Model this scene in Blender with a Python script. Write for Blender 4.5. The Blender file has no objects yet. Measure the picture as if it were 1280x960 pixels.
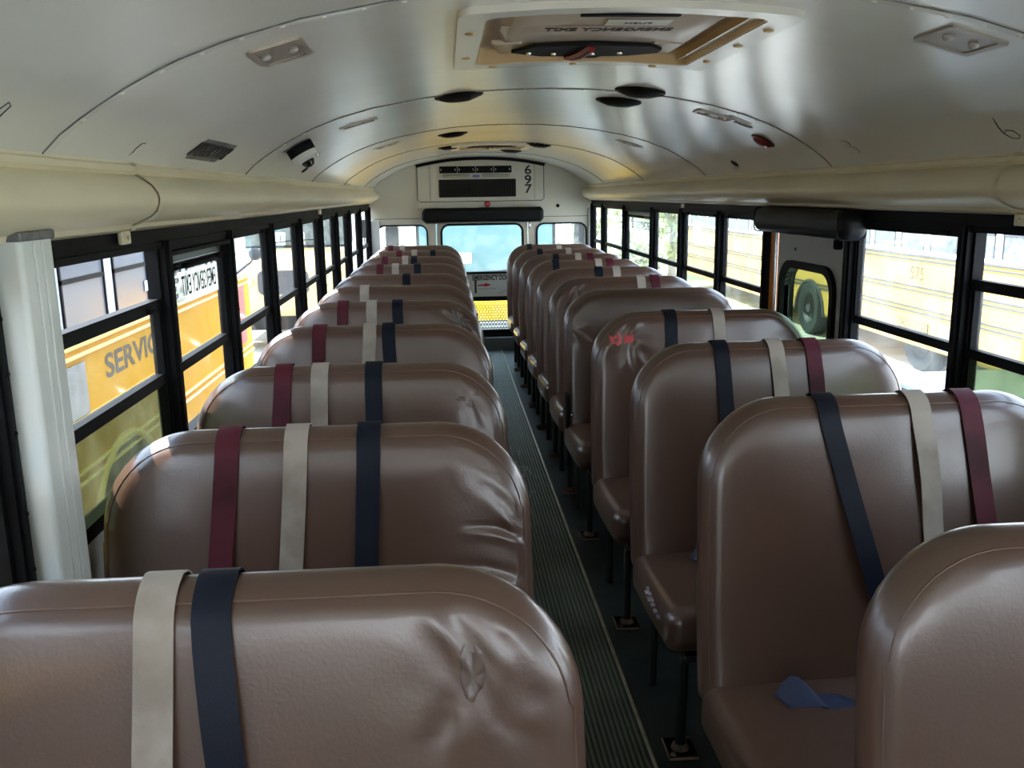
import bpy, bmesh, math, random
from mathutils import Vector, Matrix, noise
from mathutils.geometry import tessellate_polygon
random.seed(7)
PI = math.pi
COL = bpy.context.scene.collection
D = 9.013                     # rear wall
GZ = -1.0                    # ground outside, below the bus floor

# ------------------------------------------------------------------ materials
def mat(name, col, rough=.5, metal=0., spec=.5, bump=None, coat=0., var=None, emit=None, sheen=0.):
    """var=(colour2, scale, amount[, lo, hi]) noise blend; bump=(scale, strength[, distance])"""
    m = bpy.data.materials.new(name); m.use_nodes = True
    n = m.node_tree.nodes; l = m.node_tree.links
    b = n['Principled BSDF']
    b.inputs['Base Color'].default_value = (*col, 1)
    b.inputs['Roughness'].default_value = rough
    b.inputs['Metallic'].default_value = metal
    b.inputs['Specular IOR Level'].default_value = spec
    b.inputs['Coat Weight'].default_value = coat
    b.inputs['Coat Roughness'].default_value = .19
    tc = n.new('ShaderNodeTexCoord')
    if var:
        t = n.new('ShaderNodeTexNoise'); t.inputs['Scale'].default_value = var[1]; t.inputs['Detail'].default_value = 6
        l.new(tc.outputs['Object'], t.inputs['Vector'])
        r = n.new('ShaderNodeMapRange')
        r.inputs[1].default_value = var[3] if len(var) > 3 else .35
        r.inputs[2].default_value = var[4] if len(var) > 4 else .7
        r.inputs[4].default_value = var[2]
        l.new(t.outputs['Fac'], r.inputs[0])
        x = n.new('ShaderNodeMix'); x.data_type = 'RGBA'
        x.inputs['A'].default_value = (*col, 1); x.inputs['B'].default_value = (*var[0], 1)
        l.new(r.outputs[0], x.inputs['Factor']); l.new(x.outputs['Result'], b.inputs['Base Color'])
    if bump:
        t = n.new('ShaderNodeTexNoise'); t.inputs['Scale'].default_value = bump[0]; t.inputs['Detail'].default_value = 3
        l.new(tc.outputs['Object'], t.inputs['Vector'])
        u = n.new('ShaderNodeBump'); u.inputs['Strength'].default_value = bump[1]
        u.inputs['Distance'].default_value = bump[2] if len(bump) > 2 else .002
        l.new(t.outputs['Fac'], u.inputs['Height']); l.new(u.outputs[0], b.inputs['Normal'])
    if emit:
        b.inputs['Emission Color'].default_value = (*emit[0], 1); b.inputs['Emission Strength'].default_value = emit[1]
    return m

def glass(name, tint=(.96, .98, .98), dirt=.05, gloss=.07):
    m = bpy.data.materials.new(name); m.use_nodes = True
    n = m.node_tree.nodes; l = m.node_tree.links; n.clear()
    o = n.new('ShaderNodeOutputMaterial')
    tr = n.new('ShaderNodeBsdfTransparent'); tr.inputs[0].default_value = (*tint, 1)
    gl = n.new('ShaderNodeBsdfGlossy'); gl.inputs['Roughness'].default_value = .03
    df = n.new('ShaderNodeBsdfTranslucent'); df.inputs[0].default_value = (.85, .87, .85, 1)
    m1 = n.new('ShaderNodeMixShader'); m2 = n.new('ShaderNodeMixShader')
    lw = n.new('ShaderNodeLayerWeight'); lw.inputs[0].default_value = .25
    mm = n.new('ShaderNodeMath'); mm.operation = 'MULTIPLY_ADD'; mm.inputs[1].default_value = .28; mm.inputs[2].default_value = gloss * .4
    l.new(lw.outputs['Fresnel'], mm.inputs[0]); l.new(mm.outputs[0], m1.inputs[0])
    l.new(tr.outputs[0], m1.inputs[1]); l.new(gl.outputs[0], m1.inputs[2])
    t = n.new('ShaderNodeTexNoise'); t.inputs['Scale'].default_value = 9; t.inputs['Detail'].default_value = 8
    tc = n.new('ShaderNodeTexCoord'); l.new(tc.outputs['Object'], t.inputs['Vector'])
    r = n.new('ShaderNodeMapRange'); r.inputs[1].default_value = .35; r.inputs[2].default_value = .75
    r.inputs[3].default_value = dirt * .4; r.inputs[4].default_value = dirt * 1.8
    l.new(t.outputs['Fac'], r.inputs[0]); l.new(r.outputs[0], m2.inputs[0])
    l.new(m1.outputs[0], m2.inputs[1]); l.new(df.outputs[0], m2.inputs[2])
    l.new(m2.outputs[0], o.inputs[0])
    return m

def ribbed(name, c1, c2, period, rough=.45):
    m = mat(name, c1, rough)
    n = m.node_tree.nodes; l = m.node_tree.links; b = n['Principled BSDF']
    tc = n.new('ShaderNodeTexCoord'); w = n.new('ShaderNodeTexWave')
    w.wave_type = 'BANDS'; w.bands_direction = 'X'; w.inputs['Scale'].default_value = 2 * PI / (20 * period)
    l.new(tc.outputs['Object'], w.inputs['Vector'])
    u = n.new('ShaderNodeBump'); u.inputs['Strength'].default_value = .9; u.inputs['Distance'].default_value = .003
    l.new(w.outputs['Fac'], u.inputs['Height']); l.new(u.outputs[0], b.inputs['Normal'])
    t = n.new('ShaderNodeTexNoise'); t.inputs['Scale'].default_value = 5; t.inputs['Detail'].default_value = 8
    l.new(tc.outputs['Object'], t.inputs['Vector'])
    x = n.new('ShaderNodeMix'); x.data_type = 'RGBA'; x.inputs['A'].default_value = (*c1, 1); x.inputs['B'].default_value = (*c2, 1)
    a = n.new('ShaderNodeMath'); a.operation = 'MULTIPLY'
    l.new(w.outputs['Fac'], a.inputs[0]); l.new(t.outputs['Fac'], a.inputs[1])
    l.new(a.outputs[0], x.inputs['Factor']); l.new(x.outputs['Result'], b.inputs['Base Color'])
    return m

M = {}
M['vinyl'] = mat('brown_vinyl', (.100, .048, .030), .34, spec=.7, coat=.65, bump=(170, .26, .0012), var=((.080, .043, .030), 3, .8))
M['piping'] = mat('vinyl_piping', (.13, .072, .048), .4, coat=.3)
M['navy'] = mat('navy_webbing', (.0055, .0080, .018), .5, spec=.22, bump=(400, .2), var=((.006, .007, .014), 7, .9, .5, .62))
M['burg'] = mat('burgundy_webbing', (.085, .008, .018), .55, spec=.25, bump=(400, .2), var=((.035, .004, .008), 6, .8, .55, .68))
M['white'] = mat('off_white_webbing', (.38, .325, .27), .55, bump=(400, .2), var=((.20, .15, .11), 6, .8, .50, .66))
M['black'] = mat('black_frame_paint', (.0035, .0037, .0045), .6, spec=.12, var=((.012, .014, .018), 14, .5, .62, .78))
M['blackm'] = mat('black_matte', (.004, .004, .004), .7, spec=.2)
M['bvinyl'] = mat('black_vinyl', (.004, .004, .005), .5, spec=.2, bump=(120, .2))
M['steel'] = mat('black_steel_tube', (.008, .008, .009), .35, spec=.6)
M['ceil'] = mat('ceiling_paint', (.72, .72, .655), .25, spec=.55, coat=.2, bump=(2.2, .22, .02), var=((.63, .62, .55), 1.6, .7))
M['cove'] = mat('cream_duct', (.70, .63, .44), .40, spec=.5, bump=(5, .2, .01), var=((.60, .52, .34), 2.5, .6))
M['wallgrey'] = mat('side_panel_paint', (.46, .49, .46), .45, var=((.22, .24, .22), 9, .7, .56, .72))
M['rear'] = mat('rear_wall_paint', (.66, .64, .54), .42, var=((.58, .56, .46), 4, .6))
M['post'] = mat('pale_grey_paint', (.68, .72, .69), .32, coat=.25, var=((.60, .63, .60), 5, .6))
M['floor'] = mat('dark_green_rubber', (.022, .027, .023), .42, spec=.45, bump=(60, .2), var=((.05, .06, .05), 7, .8, .5, .75))
M['mat'] = ribbed('ribbed_aisle_rubber', (.024, .030, .021), (.24, .27, .17), .016)
M['brass'] = mat('worn_metal_trim', (.62, .58, .42), .3, metal=.7, var=((.25, .22, .15), 20, .7))
M['foot'] = mat('rusty_foot_plate', (.36, .24, .17), .6, var=((.12, .07, .05), 30, .9))
M['chrome'] = mat('bright_metal', (.72, .72, .70), .2, metal=1)
M['alu'] = mat('dull_plate', (.40, .35, .29), .35, metal=.5)
M['lens'] = mat('dim_lamp_lens', (.45, .43, .40), .15, spec=.8)
M['hatch'] = mat('hatch_plastic', (.66, .64, .58), .3, coat=.2)
M['hatchlid'] = mat('hatch_lid_plastic', (.50, .43, .36), .35, var=((.42, .35, .29), 5, .6))
M['tan'] = mat('tan_plastic', (.55, .38, .19), .35)
M['red'] = mat('dark_red_plastic', (.18, .012, .012), .2, coat=.5)
M['rtape'] = mat('red_tape', (.62, .07, .075), .35, coat=.2)
M['gtape'] = mat('grey_tape', (.17, .145, .125), .38, var=((.10, .085, .075), 30, .8), bump=(60, .4))
M['scuff'] = mat('dark_scuff', (.092, .055, .040), .36, coat=.4)
M['bounce'] = mat('orange_bounce_edge', (.62, .30, .07), .6)  # orange light bounced off the yellow bus, put into the colour
M['ink'] = mat('black_ink', (.012, .012, .013), .5)
M['greyink'] = mat('grey_decal', (.10, .10, .10), .5, var=((.20, .20, .19), 40, .9))
M['decal'] = mat('pale_decal', (.62, .63, .58), .45)
M['tandecal'] = mat('tan_decal', (.50, .40, .33), .45)
M['redink'] = mat('red_ink', (.55, .02, .02), .45)
M['blue'] = mat('blue_badge', (.05, .06, .35), .3)
M['yellow'] = mat('bus_yellow', (.70, .35, .004), .6, spec=.12, var=((.62, .30, .003), 3, .5))
M['ypale'] = mat('pale_bus_yellow', (.62, .46, .20), .5)  # paler yellow for the hoods of the facing buses
M['ylight'] = mat('yellow_rail', (.90, .60, .13), .35, coat=.3)  # lighter than the body: rail highlights are put into the colour
M['yellowr'] = mat('overexposed_bus_yellow', (.60, .38, .09), .5, spec=.2)  # paler than the left bus: sun overexposure is put into the colour
M['buswhite'] = mat('bus_roof_white', (.80, .80, .80), .4)
M['postw'] = mat('window_post_paint', (.62, .62, .70), .35)
M['busglass'] = mat('bus_window_dark', (.10, .11, .14), .25, spec=.4)
M['busglass2'] = mat('bus_window_grey', (.07, .09, .095), .4, spec=.2, var=((.18, .21, .20), 12, .8))
M['wshield'] = mat('teal_windshield', (.075, .17, .20), .25, spec=.4, var=((.12, .22, .25), 3, .8))  # teal base colour carries the sky reflected in the glass
M['tyre'] = mat('tyre_rubber', (.018, .026, .030), .6, spec=.3)
M['hub'] = mat('wheel_hub', (.03, .04, .06), .5)
M['grille'] = mat('grille_grey', (.045, .05, .06), .5)
M['orange'] = mat('orange_edge', (.55, .19, .012), .4)
M['ground'] = mat('pale_asphalt', (.58, .57, .53), .9, bump=(30, .3, .01), var=((.46, .46, .42), 2, .8))
M['grass'] = mat('dry_grass', (.28, .34, .12), .9, var=((.50, .46, .24), 1.2, .8))
M['leaf'] = mat('leaf_green', (.36, .42, .20), .6, var=((.50, .54, .32), 2, .8))
M['bark'] = mat('bark', (.34, .28, .22), .9)
M['carb'] = mat('blue_grey_car_paint', (.10, .14, .18), .3, coat=.3)
M['glass'] = glass('window_pane', dirt=.008)
M['glassd'] = glass('dusty_glare_pane', dirt=.035)  # dust haze raised to imitate glare through the right windows
M['glasstint'] = glass('double_window_pane', (.38, .44, .30), .03)
M['sticker'] = glass('translucent_sticker', (.80, .84, .80), .22, .03)
M['glassr'] = glass('rear_window_pane', (.90, .98, .99), .03)
M['glassdoor'] = glass('small_door_pane', (.42, .50, .42), .004)
M['smoke'] = mat('smoky_panel', (.07, .085, .08), .3)

# ------------------------------------------------------------------ mesh helpers
class MB:
    def __init__(s): s.v = []; s.f = []; s.m = []
    def add(s, vs, fs, mi=0):
        o = len(s.v); s.v += [tuple(p) for p in vs]; s.f += [tuple(o + i for i in f) for f in fs]; s.m += [mi] * len(fs)
    def box(s, x0, x1, y0, y1, z0, z1, mi=0):
        if x0 > x1: x0, x1 = x1, x0
        s.add([(x0, y0, z0), (x1, y0, z0), (x1, y1, z0), (x0, y1, z0), (x0, y0, z1), (x1, y0, z1), (x1, y1, z1), (x0, y1, z1)],
              [(3, 2, 1, 0), (4, 5, 6, 7), (0, 1, 5, 4), (1, 2, 6, 5), (2, 3, 7, 6), (3, 0, 4, 7)], mi)
    def rbox(s, c, size, r, n=3, mi=0, fn=None, seg=1):
        h = [a / 2 for a in size]; r = min(r, *h)
        def coords(hh):
            a = [-hh + r * (1 - math.cos(PI / 2 * i / n)) * 1.0 for i in range(n)]
            # equal-angle spacing on the cube face
            a = [-(hh - r) - r * math.tan(PI / 4 * (1 - i / n)) for i in range(n)]
            mid = [-(hh - r) + 2 * (hh - r) * i / seg for i in range(seg + 1)]
            return a + mid + [-q for q in reversed(a)]
        C = [coords(q) for q in h]
        def P(p):
            inn = [max(-(h[k] - r), min(h[k] - r, p[k])) for k in range(3)]
            d = Vector([p[k] - inn[k] for k in range(3)])
            if d.length > 1e-9: d = d.normalized() * r
            q = Vector(inn) + d + Vector(c)
            return fn(q) if fn else q
        for ax in range(3):
            a, b = (ax + 1) % 3, (ax + 2) % 3
            for sg in (-1, 1):
                vs = []; fs = []
                for i in C[a]:
                    for j in C[b]:
                        p = [0, 0, 0]; p[ax] = sg * h[ax]; p[a] = i; p[b] = j; vs.append(P(p))
                w = len(C[b])
                for i in range(len(C[a]) - 1):
                    for j in range(w - 1):
                        f = (i * w + j, (i + 1) * w + j, (i + 1) * w + j + 1, i * w + j + 1)
                        fs.append(f if sg > 0 else f[::-1])
                s.add(vs, fs, mi)
    def tube(s, pts, r, n=8, mi=0, caps=True):
        pts = [Vector(p) for p in pts]; rings = []; prev = None
        for i, p in enumerate(pts):
            t = (pts[min(i + 1, len(pts) - 1)] - pts[max(i - 1, 0)]).normalized()
            ref = prev if prev is not None else (Vector((0, 0, 1)) if abs(t.z) < .9 else Vector((1, 0, 0)))
            a = (ref - t * ref.dot(t)).normalized(); b = t.cross(a); prev = a
            rr = r[i] if isinstance(r, (list, tuple)) else r
            rings.append([p + a * math.cos(2 * PI * k / n) * rr + b * math.sin(2 * PI * k / n) * rr for k in range(n)])
        vs = [q for g in rings for q in g]; fs = []
        for i in range(len(rings) - 1):
            for k in range(n):
                fs.append((i * n + k, i * n + (k + 1) % n, (i + 1) * n + (k + 1) % n, (i + 1) * n + k))
        if caps:
            fs.append(tuple(reversed(range(n)))); fs.append(tuple((len(rings) - 1) * n + k for k in range(n)))
        s.add(vs, fs, mi)
    def lathe(s, c, prof, axis=(0, 0, 1), n=24, mi=0):
        """prof: (radius, height along axis)"""
        ax = Vector(axis).normalized(); a = ax.orthogonal().normalized(); b = ax.cross(a); c = Vector(c)
        vs = []; fs = []
        for r, h in prof:
            for k in range(n):
                vs.append(c + ax * h + (a * math.cos(2 * PI * k / n) + b * math.sin(2 * PI * k / n)) * max(r, 1e-5))
        for i in range(len(prof) - 1):
            for k in range(n): fs.append((i * n + k, i * n + (k + 1) % n, (i + 1) * n + (k + 1) % n, (i + 1) * n + k))
        s.add(vs, fs, mi)
    def prism(s, poly, fn, d0, d1, holes=(), mi=0):
        """poly & holes: 2D outlines, fn(u,v,d)->xyz, extruded d0..d1"""
        loops = [list(poly)] + [list(h) for h in holes]
        flat = [p for l in loops for p in l]
        tris = tessellate_polygon([[Vector((p[0], p[1], 0)) for p in l] for l in loops])
        N = len(flat)
        vs = [fn(p[0], p[1], d0) for p in flat] + [fn(p[0], p[1], d1) for p in flat]
        fs = [tuple(t) for t in tris] + [tuple(N + i for i in reversed(t)) for t in tris]
        o = 0
        for l in loops:
            k = len(l)
            for i in range(k): fs.append((o + i, o + (i + 1) % k, N + o + (i + 1) % k, N + o + i))
            o += k
        s.add(vs, fs, mi)
    def mesh(s, name, mats, smooth=False, ang=40, weld=False):
        me = bpy.data.meshes.new(name); me.from_pydata(s.v, [], s.f)
        for m in mats: me.materials.append(m)
        me.polygons.foreach_set('material_index', s.m)
        bm = bmesh.new(); bm.from_mesh(me)
        if weld: bmesh.ops.remove_doubles(bm, verts=bm.verts, dist=1e-5)
        bmesh.ops.recalc_face_normals(bm, faces=bm.faces)
        if smooth:
            for f in bm.faces: f.smooth = True
            for e in bm.edges:
                if len(e.link_faces) == 2 and e.calc_face_angle(0) > math.radians(ang): e.smooth = False
        bm.to_mesh(me); bm.free(); me.update()
        return me
    def ob(s, name, mats, parent=None, smooth=False, ang=40, weld=None):
        if not isinstance(mats, (list, tuple)): mats = [mats]
        return link(name, s.mesh(name, mats, smooth, ang, smooth if weld is None else weld), parent)

def link(name, me, parent=None):
    o = bpy.data.objects.new(name, me); COL.objects.link(o)
    if parent: o.parent = parent
    return o
def tag(o, label, cat, group=None, kind=None):
    o['label'] = label; o['category'] = cat
    if group: o['group'] = group
    if kind: o['kind'] = kind
    return o
def struct(o, label=None):
    o['kind'] = 'structure'
    if label: o['label'] = label
    return o
def thing(name, label, cat, loc=(0, 0, 0), rz=0, group=None):
    o = bpy.data.objects.new(name, None); COL.objects.link(o); o.location = loc; o.rotation_euler = (0, 0, rz)
    o.empty_display_size = .05
    return tag(o, label, cat, group)
def rrect(x0, x1, z0, z1, r, n=6):
    if not isinstance(r, (list, tuple)): r = [r] * 4            # bl br tr tl
    out = []
    for (cx, cz, a0, q) in ((x0 + r[0], z0 + r[0], PI, r[0]), (x1 - r[1], z0 + r[1], 1.5 * PI, r[1]), (x1 - r[2], z1 - r[2], 0, r[2]), (x0 + r[3], z1 - r[3], .5 * PI, r[3])):
        for i in range(n + 1):
            a = a0 + PI / 2 * i / n; out.append((cx + q * math.cos(a), cz + q * math.sin(a)))
    return out
def text(body, size, m, o, xd, yd, parent=None, name='lettering', ext=.0006, align='CENTER', wide=1.0, bold=0.):
    cu = bpy.data.curves.new('t', 'FONT'); cu.body = body; cu.size = size; cu.extrude = ext; cu.align_x = align; cu.align_y = 'CENTER'
    cu.offset = bold
    t = bpy.data.objects.new('t', cu); COL.objects.link(t); bpy.context.view_layer.update()
    me = bpy.data.meshes.new_from_object(t.evaluated_get(bpy.context.evaluated_depsgraph_get()))
    bpy.data.objects.remove(t); bpy.data.curves.remove(cu)
    xd = Vector(xd).normalized(); yd = Vector(yd).normalized(); zd = xd.cross(yd)
    Mx = Matrix((xd, yd, zd)).transposed().to_4x4(); Mx.translation = Vector(o)
    me.transform(Mx @ Matrix.Diagonal((wide, 1, 1, 1)))
    me.materials.clear(); me.materials.append(m)
    return link(name, me, parent)

# ------------------------------------------------------------------ shell profile
PROF = [(0, 1.906), (.15, 1.903), (.3, 1.893), (.45, 1.873), (.6, 1.845), (.72, 1.812), (.82, 1.775), (.9, 1.735), (.97, 1.693), (1.02, 1.657), (1.054, 1.624)]
def zc(x):
    x = abs(x)
    for (a, b), (c, d) in zip(PROF, PROF[1:]):
        if x <= c: return b + (d - b) * (x - a) / (c - a)
    return PROF[-1][1]
def nrm(x):
    e = .03; s = (zc(x + e) - zc(x - e)) / (2 * e); return Vector((s, 0, -1)).normalized()     # points down into the bus
def onceil(x, y, off=0.):
    n = nrm(x); return Vector((x, y, zc(x))) + n * off
Y0 = -2.0
mb = MB()                                    # ceiling skin + roof
xs = sorted({round(s * a, 4) for a, b in PROF for s in (-1, 1)} | {-.27, .28, -.06, .06, -.38, .38, -.52, .52, -.66, .66})
hx0, hx1, hy0, hy1 = -.27, .28, 1.90, 2.53
ys = [Y0, -1.2, -.4, .4, 1.2, hy0, hy1, 3.25, 4.1, 4.9, 5.6, 6.4, 7.2, 8.0, D]
for j in range(len(ys) - 1):
    for i in range(len(xs) - 1):
        if ys[j] == hy0 and xs[i] >= hx0 - 1e-6 and xs[i + 1] <= hx1 + 1e-6: continue
        a, b = xs[i], xs[i + 1]
        mb.add([(a, ys[j], zc(a)), (b, ys[j], zc(b)), (b, ys[j + 1], zc(b)), (a, ys[j + 1], zc(a))], [(0, 1, 2, 3)])
R2 = [(s * 1.12, z + .10) for s, z in [(x, zc(x)) for x in xs]]
for i in range(len(R2) - 1):
    (a, za), (b, zb) = R2[i], R2[i + 1]
    mb.add([(a, Y0 - .05, za), (b, Y0 - .05, zb), (b, D + .06, zb), (a, D + .06, za)], [(3, 2, 1, 0)])
struct(mb.ob('ceiling', M['ceil'], smooth=True, ang=60))

# ceiling joint strips with rivets
tn = [0]
def trim_name():
    tn[0] += 1; return 'trim_%d' % tn[0]
for yy in (-1.55, .05, 1.66, 3.27, 4.88, 6.42, 8.02):
    m_ = MB(); w = .016
    pts = [(-1.054 + 2.108 * i / 60) for i in range(61)]
    for a, b in zip(pts, pts[1:]):
        q = [onceil(a, yy - w, 0), onceil(b, yy - w, 0), onceil(b, yy + w, 0), onceil(a, yy + w, 0)]
        p = [onceil(a, yy - w, .003), onceil(b, yy - w, .003), onceil(b, yy + w, .001), onceil(a, yy + w, .001)]
        m_.add(q + p, [(4, 5, 6, 7)]); m_.add([q[0], q[1], p[1], p[0]], [(0, 1, 2, 3)], 1)
    for i in range(2, 59, 2):
        x = pts[i]; m_.lathe(onceil(x, yy + .004, .002), [(.006, 0), (.005, .002), (.0, .003)], nrm(x), 8)
    struct(m_.ob(trim_name(), [M['ceil'], M['greyink']], smooth=True, ang=30), 'riveted joint strip across the curved ceiling')

# ------------------------------------------------------------------ floor
mb = MB(); mb.box(-1.14, 1.14, Y0, D + .05, -.08, 0); struct(mb.ob('floor', M['floor']))
mb = MB(); mb.box(-.185, .165, Y0 + .02, 8.93, 0.0, .004)
o = mb.ob('aisle_mat', M['mat']); tag(o, 'long ribbed dark rubber runner down the aisle between the seats', 'floor mat')
for x in (.170, -.190):
    m_ = MB(); m_.rbox((x, (Y0 + 8.95) / 2, .004), (.011, 8.95 - Y0, .010), .004, 2)
    struct(m_.ob(trim_name(), M['brass'], smooth=True), 'thin worn metal strip along the aisle mat edge')
# worn white scuff marks on the mat
m_ = MB()
for k in range(26):
    y = 3.9 + random.random() * 1.5; x = .02 + .05 * (y - 4.6) * .6 + random.gauss(0, .03); L = .04 + random.random() * .12; w = .003 + random.random() * .005
    m_.add([(x - w, y, .0062), (x + w, y + .01, .0062), (x + w * .6, y + L, .0062), (x - w * .8, y + L * .9, .0062)], [(0, 1, 2, 3)])
m_.ob('scuff_marks', mat('pale_scuff', (.30, .33, .26), .7), o)['kind'] = 'stuff'

# ------------------------------------------------------------------ side coves (air duct mouldings)
CP = [(1.056, 1.640), (1.050, 1.622), (1.040, 1.618), (1.036, 1.606), (1.044, 1.598), (1.030, 1.590), (1.010, 1.576), (.998, 1.558), (.996, 1.540), (1.004, 1.522), (1.022, 1.506), (1.046, 1.497), (1.058, 1.492), (1.062, 1.482), (1.085, 1.474), (1.11, 1.474), (1.11, 1.640)]
def cove(s, y0, y1):
    m_ = MB(); k = len(CP); n = max(2, int((y1 - y0) / .25)); vs = []; fs = []
    for j in range(n + 1):
        y = y0 + (y1 - y0) * j / n
        for i, (x, z) in enumerate(CP):
            w = .0025 * noise.noise(Vector((x * 9, y * 2.3, z * 9 + s))) if i < 14 else 0
            vs.append((s * (x + w), y, z + w))
    for j in range(n):
        for i in range(k): fs.append((j * k + i, j * k + (i + 1) % k, (j + 1) * k + (i + 1) % k, (j + 1) * k + i))
    fs.append(tuple(range(k))); fs.append(tuple(n * k + i for i in range(k)))
    m_.add(vs, fs); return m_
for s, js in ((-1, (-1.1, 2.10, 5.33, 8.99)), (1, (-1.1, 2.18, 5.45, 8.99))):
    ed = [Y0] + list(js)
    for a, b in zip(ed, ed[1:]):
        t = cove(s, a + .001, b - .001).ob(trim_name(), M['cove'], smooth=True, ang=35)
        struct(t, 'cream duct moulding above the %s windows' % ('left' if s < 0 else 'right'))
        if b < 8:
            m_ = MB(); vs = []; fs = []
            P = CP[:14]
            for yy in (b - .016, b + .012):
                for (x, z) in P:
                    c = Vector((1.05, 1.555)); d = (Vector((x, z)) - c).normalized() * .004
                    vs.append((s * (x + d.x), yy, z + d.y))
            for i in range(len(P) - 1): fs.append((i, i + 1, len(P) + i + 1, len(P) + i))
            m_.add(vs, fs)
            m_.rbox((s * 1.083, b - .004, 1.462), (.012, .055, .03), .004, 2)
            m_.lathe((s * 1.075, b - .004, 1.462), [(.005, 0), (.005, .003), (0, .004)], (-s, 0, 0), 8)
            m_.ob('bracket', M['cove'], t, smooth=True, ang=35)

# ------------------------------------------------------------------ side walls, pillars, windows
LP = [-1.55, -.80, -.04, .72, 1.484, 2.42, 3.13, 3.88, 4.64, 5.42, 6.20, 7.00, 7.92, 8.90]
RP = [-1.55, -.78, .02, .84, 1.64, 2.44, 3.17, 4.02, 4.75, 5.54, 6.32, 7.32, 8.34, 8.95]
ZS, ZR, ZT = .885, 1.082, 1.437           # sill, mid rail, head
for s, nm in ((-1, 'wall_left'), (1, 'wall_right')):
    m_ = MB(); a, b = s * 1.10, s * 1.14
    if s < 0: m_.box(a, b, Y0, D + .05, 0, ZS - .02, 0)
    else:
        m_.box(a, b, Y0, 3.19, 0, ZS - .02, 0); m_.box(a, b, 4.00, D + .05, 0, ZS - .02, 0)
    m_.box(a, b, Y0, D + .05, ZT, 1.475, 1)
    m_.box(s * 1.11, s * 1.18, Y0, D + .05, 1.475, 1.74, 1)
    struct(m_.ob(nm, [M['wallgrey'], M['black']]))
wn = [0]; EXIT = {('L', 2.42), ('R', 6.32)}; HALF = {('L', 1.484), ('R', 1.64)}
def decal_exit(parent, s, y0, y1, ztop):
    m_ = MB(); a, b = y0 + .03, y1 - .03; m_.box(s * 1.128, s * 1.1265, a, b, ztop - .105, ztop - .012)
    d = m_.ob('exit_sticker', M['sticker'], parent)
    yd = (0, 0, 1); xd = (0, s * -1, 0) if s < 0 else (0, 1, 0)
    # reads correctly from outside the bus, so it is mirrored from the seats
    # left side: outside viewer looks towards +X, his right is -Y
    xd = (0, -1, 0) if s < 0 else (0, 1, 0)
    L = b - a; c = (a + b) / 2
    k = -1 if s < 0 else 1
    text('EMERGENCY EXIT', .083, M['ink'], (s * 1.1262, c - k * L * .12, ztop - .058), xd, yd, d, wide=L * .72 / (.083 * 8.6), ext=.0004, bold=.0004)
    text('OPERATING\nINSTRUCTIONS\nLIFT BAR\nPUSH OUT', .022, M['ink'], (s * 1.1262, c + k * L * .36, ztop - .045), xd, yd, d, ext=.0004, wide=.75)
for s, P, tg in ((-1, LP, 'L'), (1, RP, 'R')):
    for i, y in enumerate(P):
        m_ = MB()
        w = .013 if y == 1.484 else .024
        m_.box(s * 1.088, s * 1.138, y - w, y + w, ZS - .02, ZT + .003, 0)
        m_.box(s * 1.080, s * 1.089, y - w * .45, y + w * .45, ZS, ZT + .003, 0)
        for zz in (.93, 1.03, 1.17, 1.27, 1.36): m_.lathe((s * 1.0795, y, zz), [(.005, 0), (.004, .002), (0, .003)], (-s, 0, 0), 8)
        struct(m_.ob(trim_name(), M['black']), 'black pillar between the %s windows' % ('left' if s < 0 else 'right'))
    for y0, y1 in zip(P, P[1:]):
        if s > 0 and y0 == 3.17: continue
        wn[0] += 1
        a, b = y0 + .024, y1 - (.013 if y1 == 1.484 else .024)
        if (tg, y0) == ('L', 1.484): a = 1.63
        X = lambda q: s * q
        m_ = MB()                                                  # outer frame
        m_.box(X(1.10), X(1.137), a, b, ZS - .02, ZS + .012); m_.box(X(1.095), X(1.137), a, b, ZT - .015, ZT)
        m_.box(X(1.105), X(1.136), a, a + .012, ZS, ZT); m_.box(X(1.105), X(1.136), b - .012, b, ZS, ZT)
        m_.box(X(1.112), X(1.136), a, b, ZR - .014, ZR + .014)
        for k in range(14):                                        # latch notches down the tracks
            zz = ZR + .03 + k * .024
            m_.box(X(1.1035), X(1.106), b - .013, b - .006, zz, zz + .009)
        f = struct(m_.ob('window_%d' % wn[0], M['black']))
        a2, b2 = a + .012, b - .012
        half = (tg, y0) in HALF; ex = (tg, y0) in EXIT
        top = 1.262 if half else (1.352 if ex else 1.405)
        m_ = MB()                                                  # sliding sash
        m_.box(X(1.108), X(1.135), a2, b2, top, top + (.030 if half else .020))
        m_.box(X(1.110), X(1.135), a2, a2 + .012, ZR - (.16 if half else 0), top); m_.box(X(1.110), X(1.135), b2 - .012, b2, ZR - (.16 if half else 0), top)
        for yy in (a2 + .09, b2 - .09): m_.rbox((X(1.104), yy, top + .010), (.012, .05, .014), .003, 2)
        sh = m_.ob('sash', M['black'], f, smooth=True, ang=30)
        m_ = MB(); m_.box(X(1.126), X(1.129), a2 + .01, b2 - .01, ZR + .012, top + .004)
        m_.ob('pane', M['glass'] if s < 0 else M['glassd'], sh)
        m_ = MB(); m_.box(X(1.131), X(1.134), a2, b2, ZS + .010, ZR - .01)
        m_.ob('pane', M['glasstint'] if half else M['glass'] if s < 0 else M['glassd'], f)
        if ex:
            m_ = MB(); m_.box(X(1.10), X(1.137), a, b, 1.408, 1.437, 0); m_.box(X(1.118), X(1.122), a2, b2, 1.374, 1.410, 1); m_.box(X(1.085), X(1.12), a, b, 1.398, 1.41, 0)
            m_.ob('release_header', [M['black'], M['smoke']], f)
            decal_exit(sh, s, a2, b2, top)
            m_ = MB(); m_.rbox((X(1.100), (a + b) / 2, top + .008), (.02, .34, .014), .005, 2); m_.ob('release_bar', M['black'], f, smooth=True)

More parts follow.
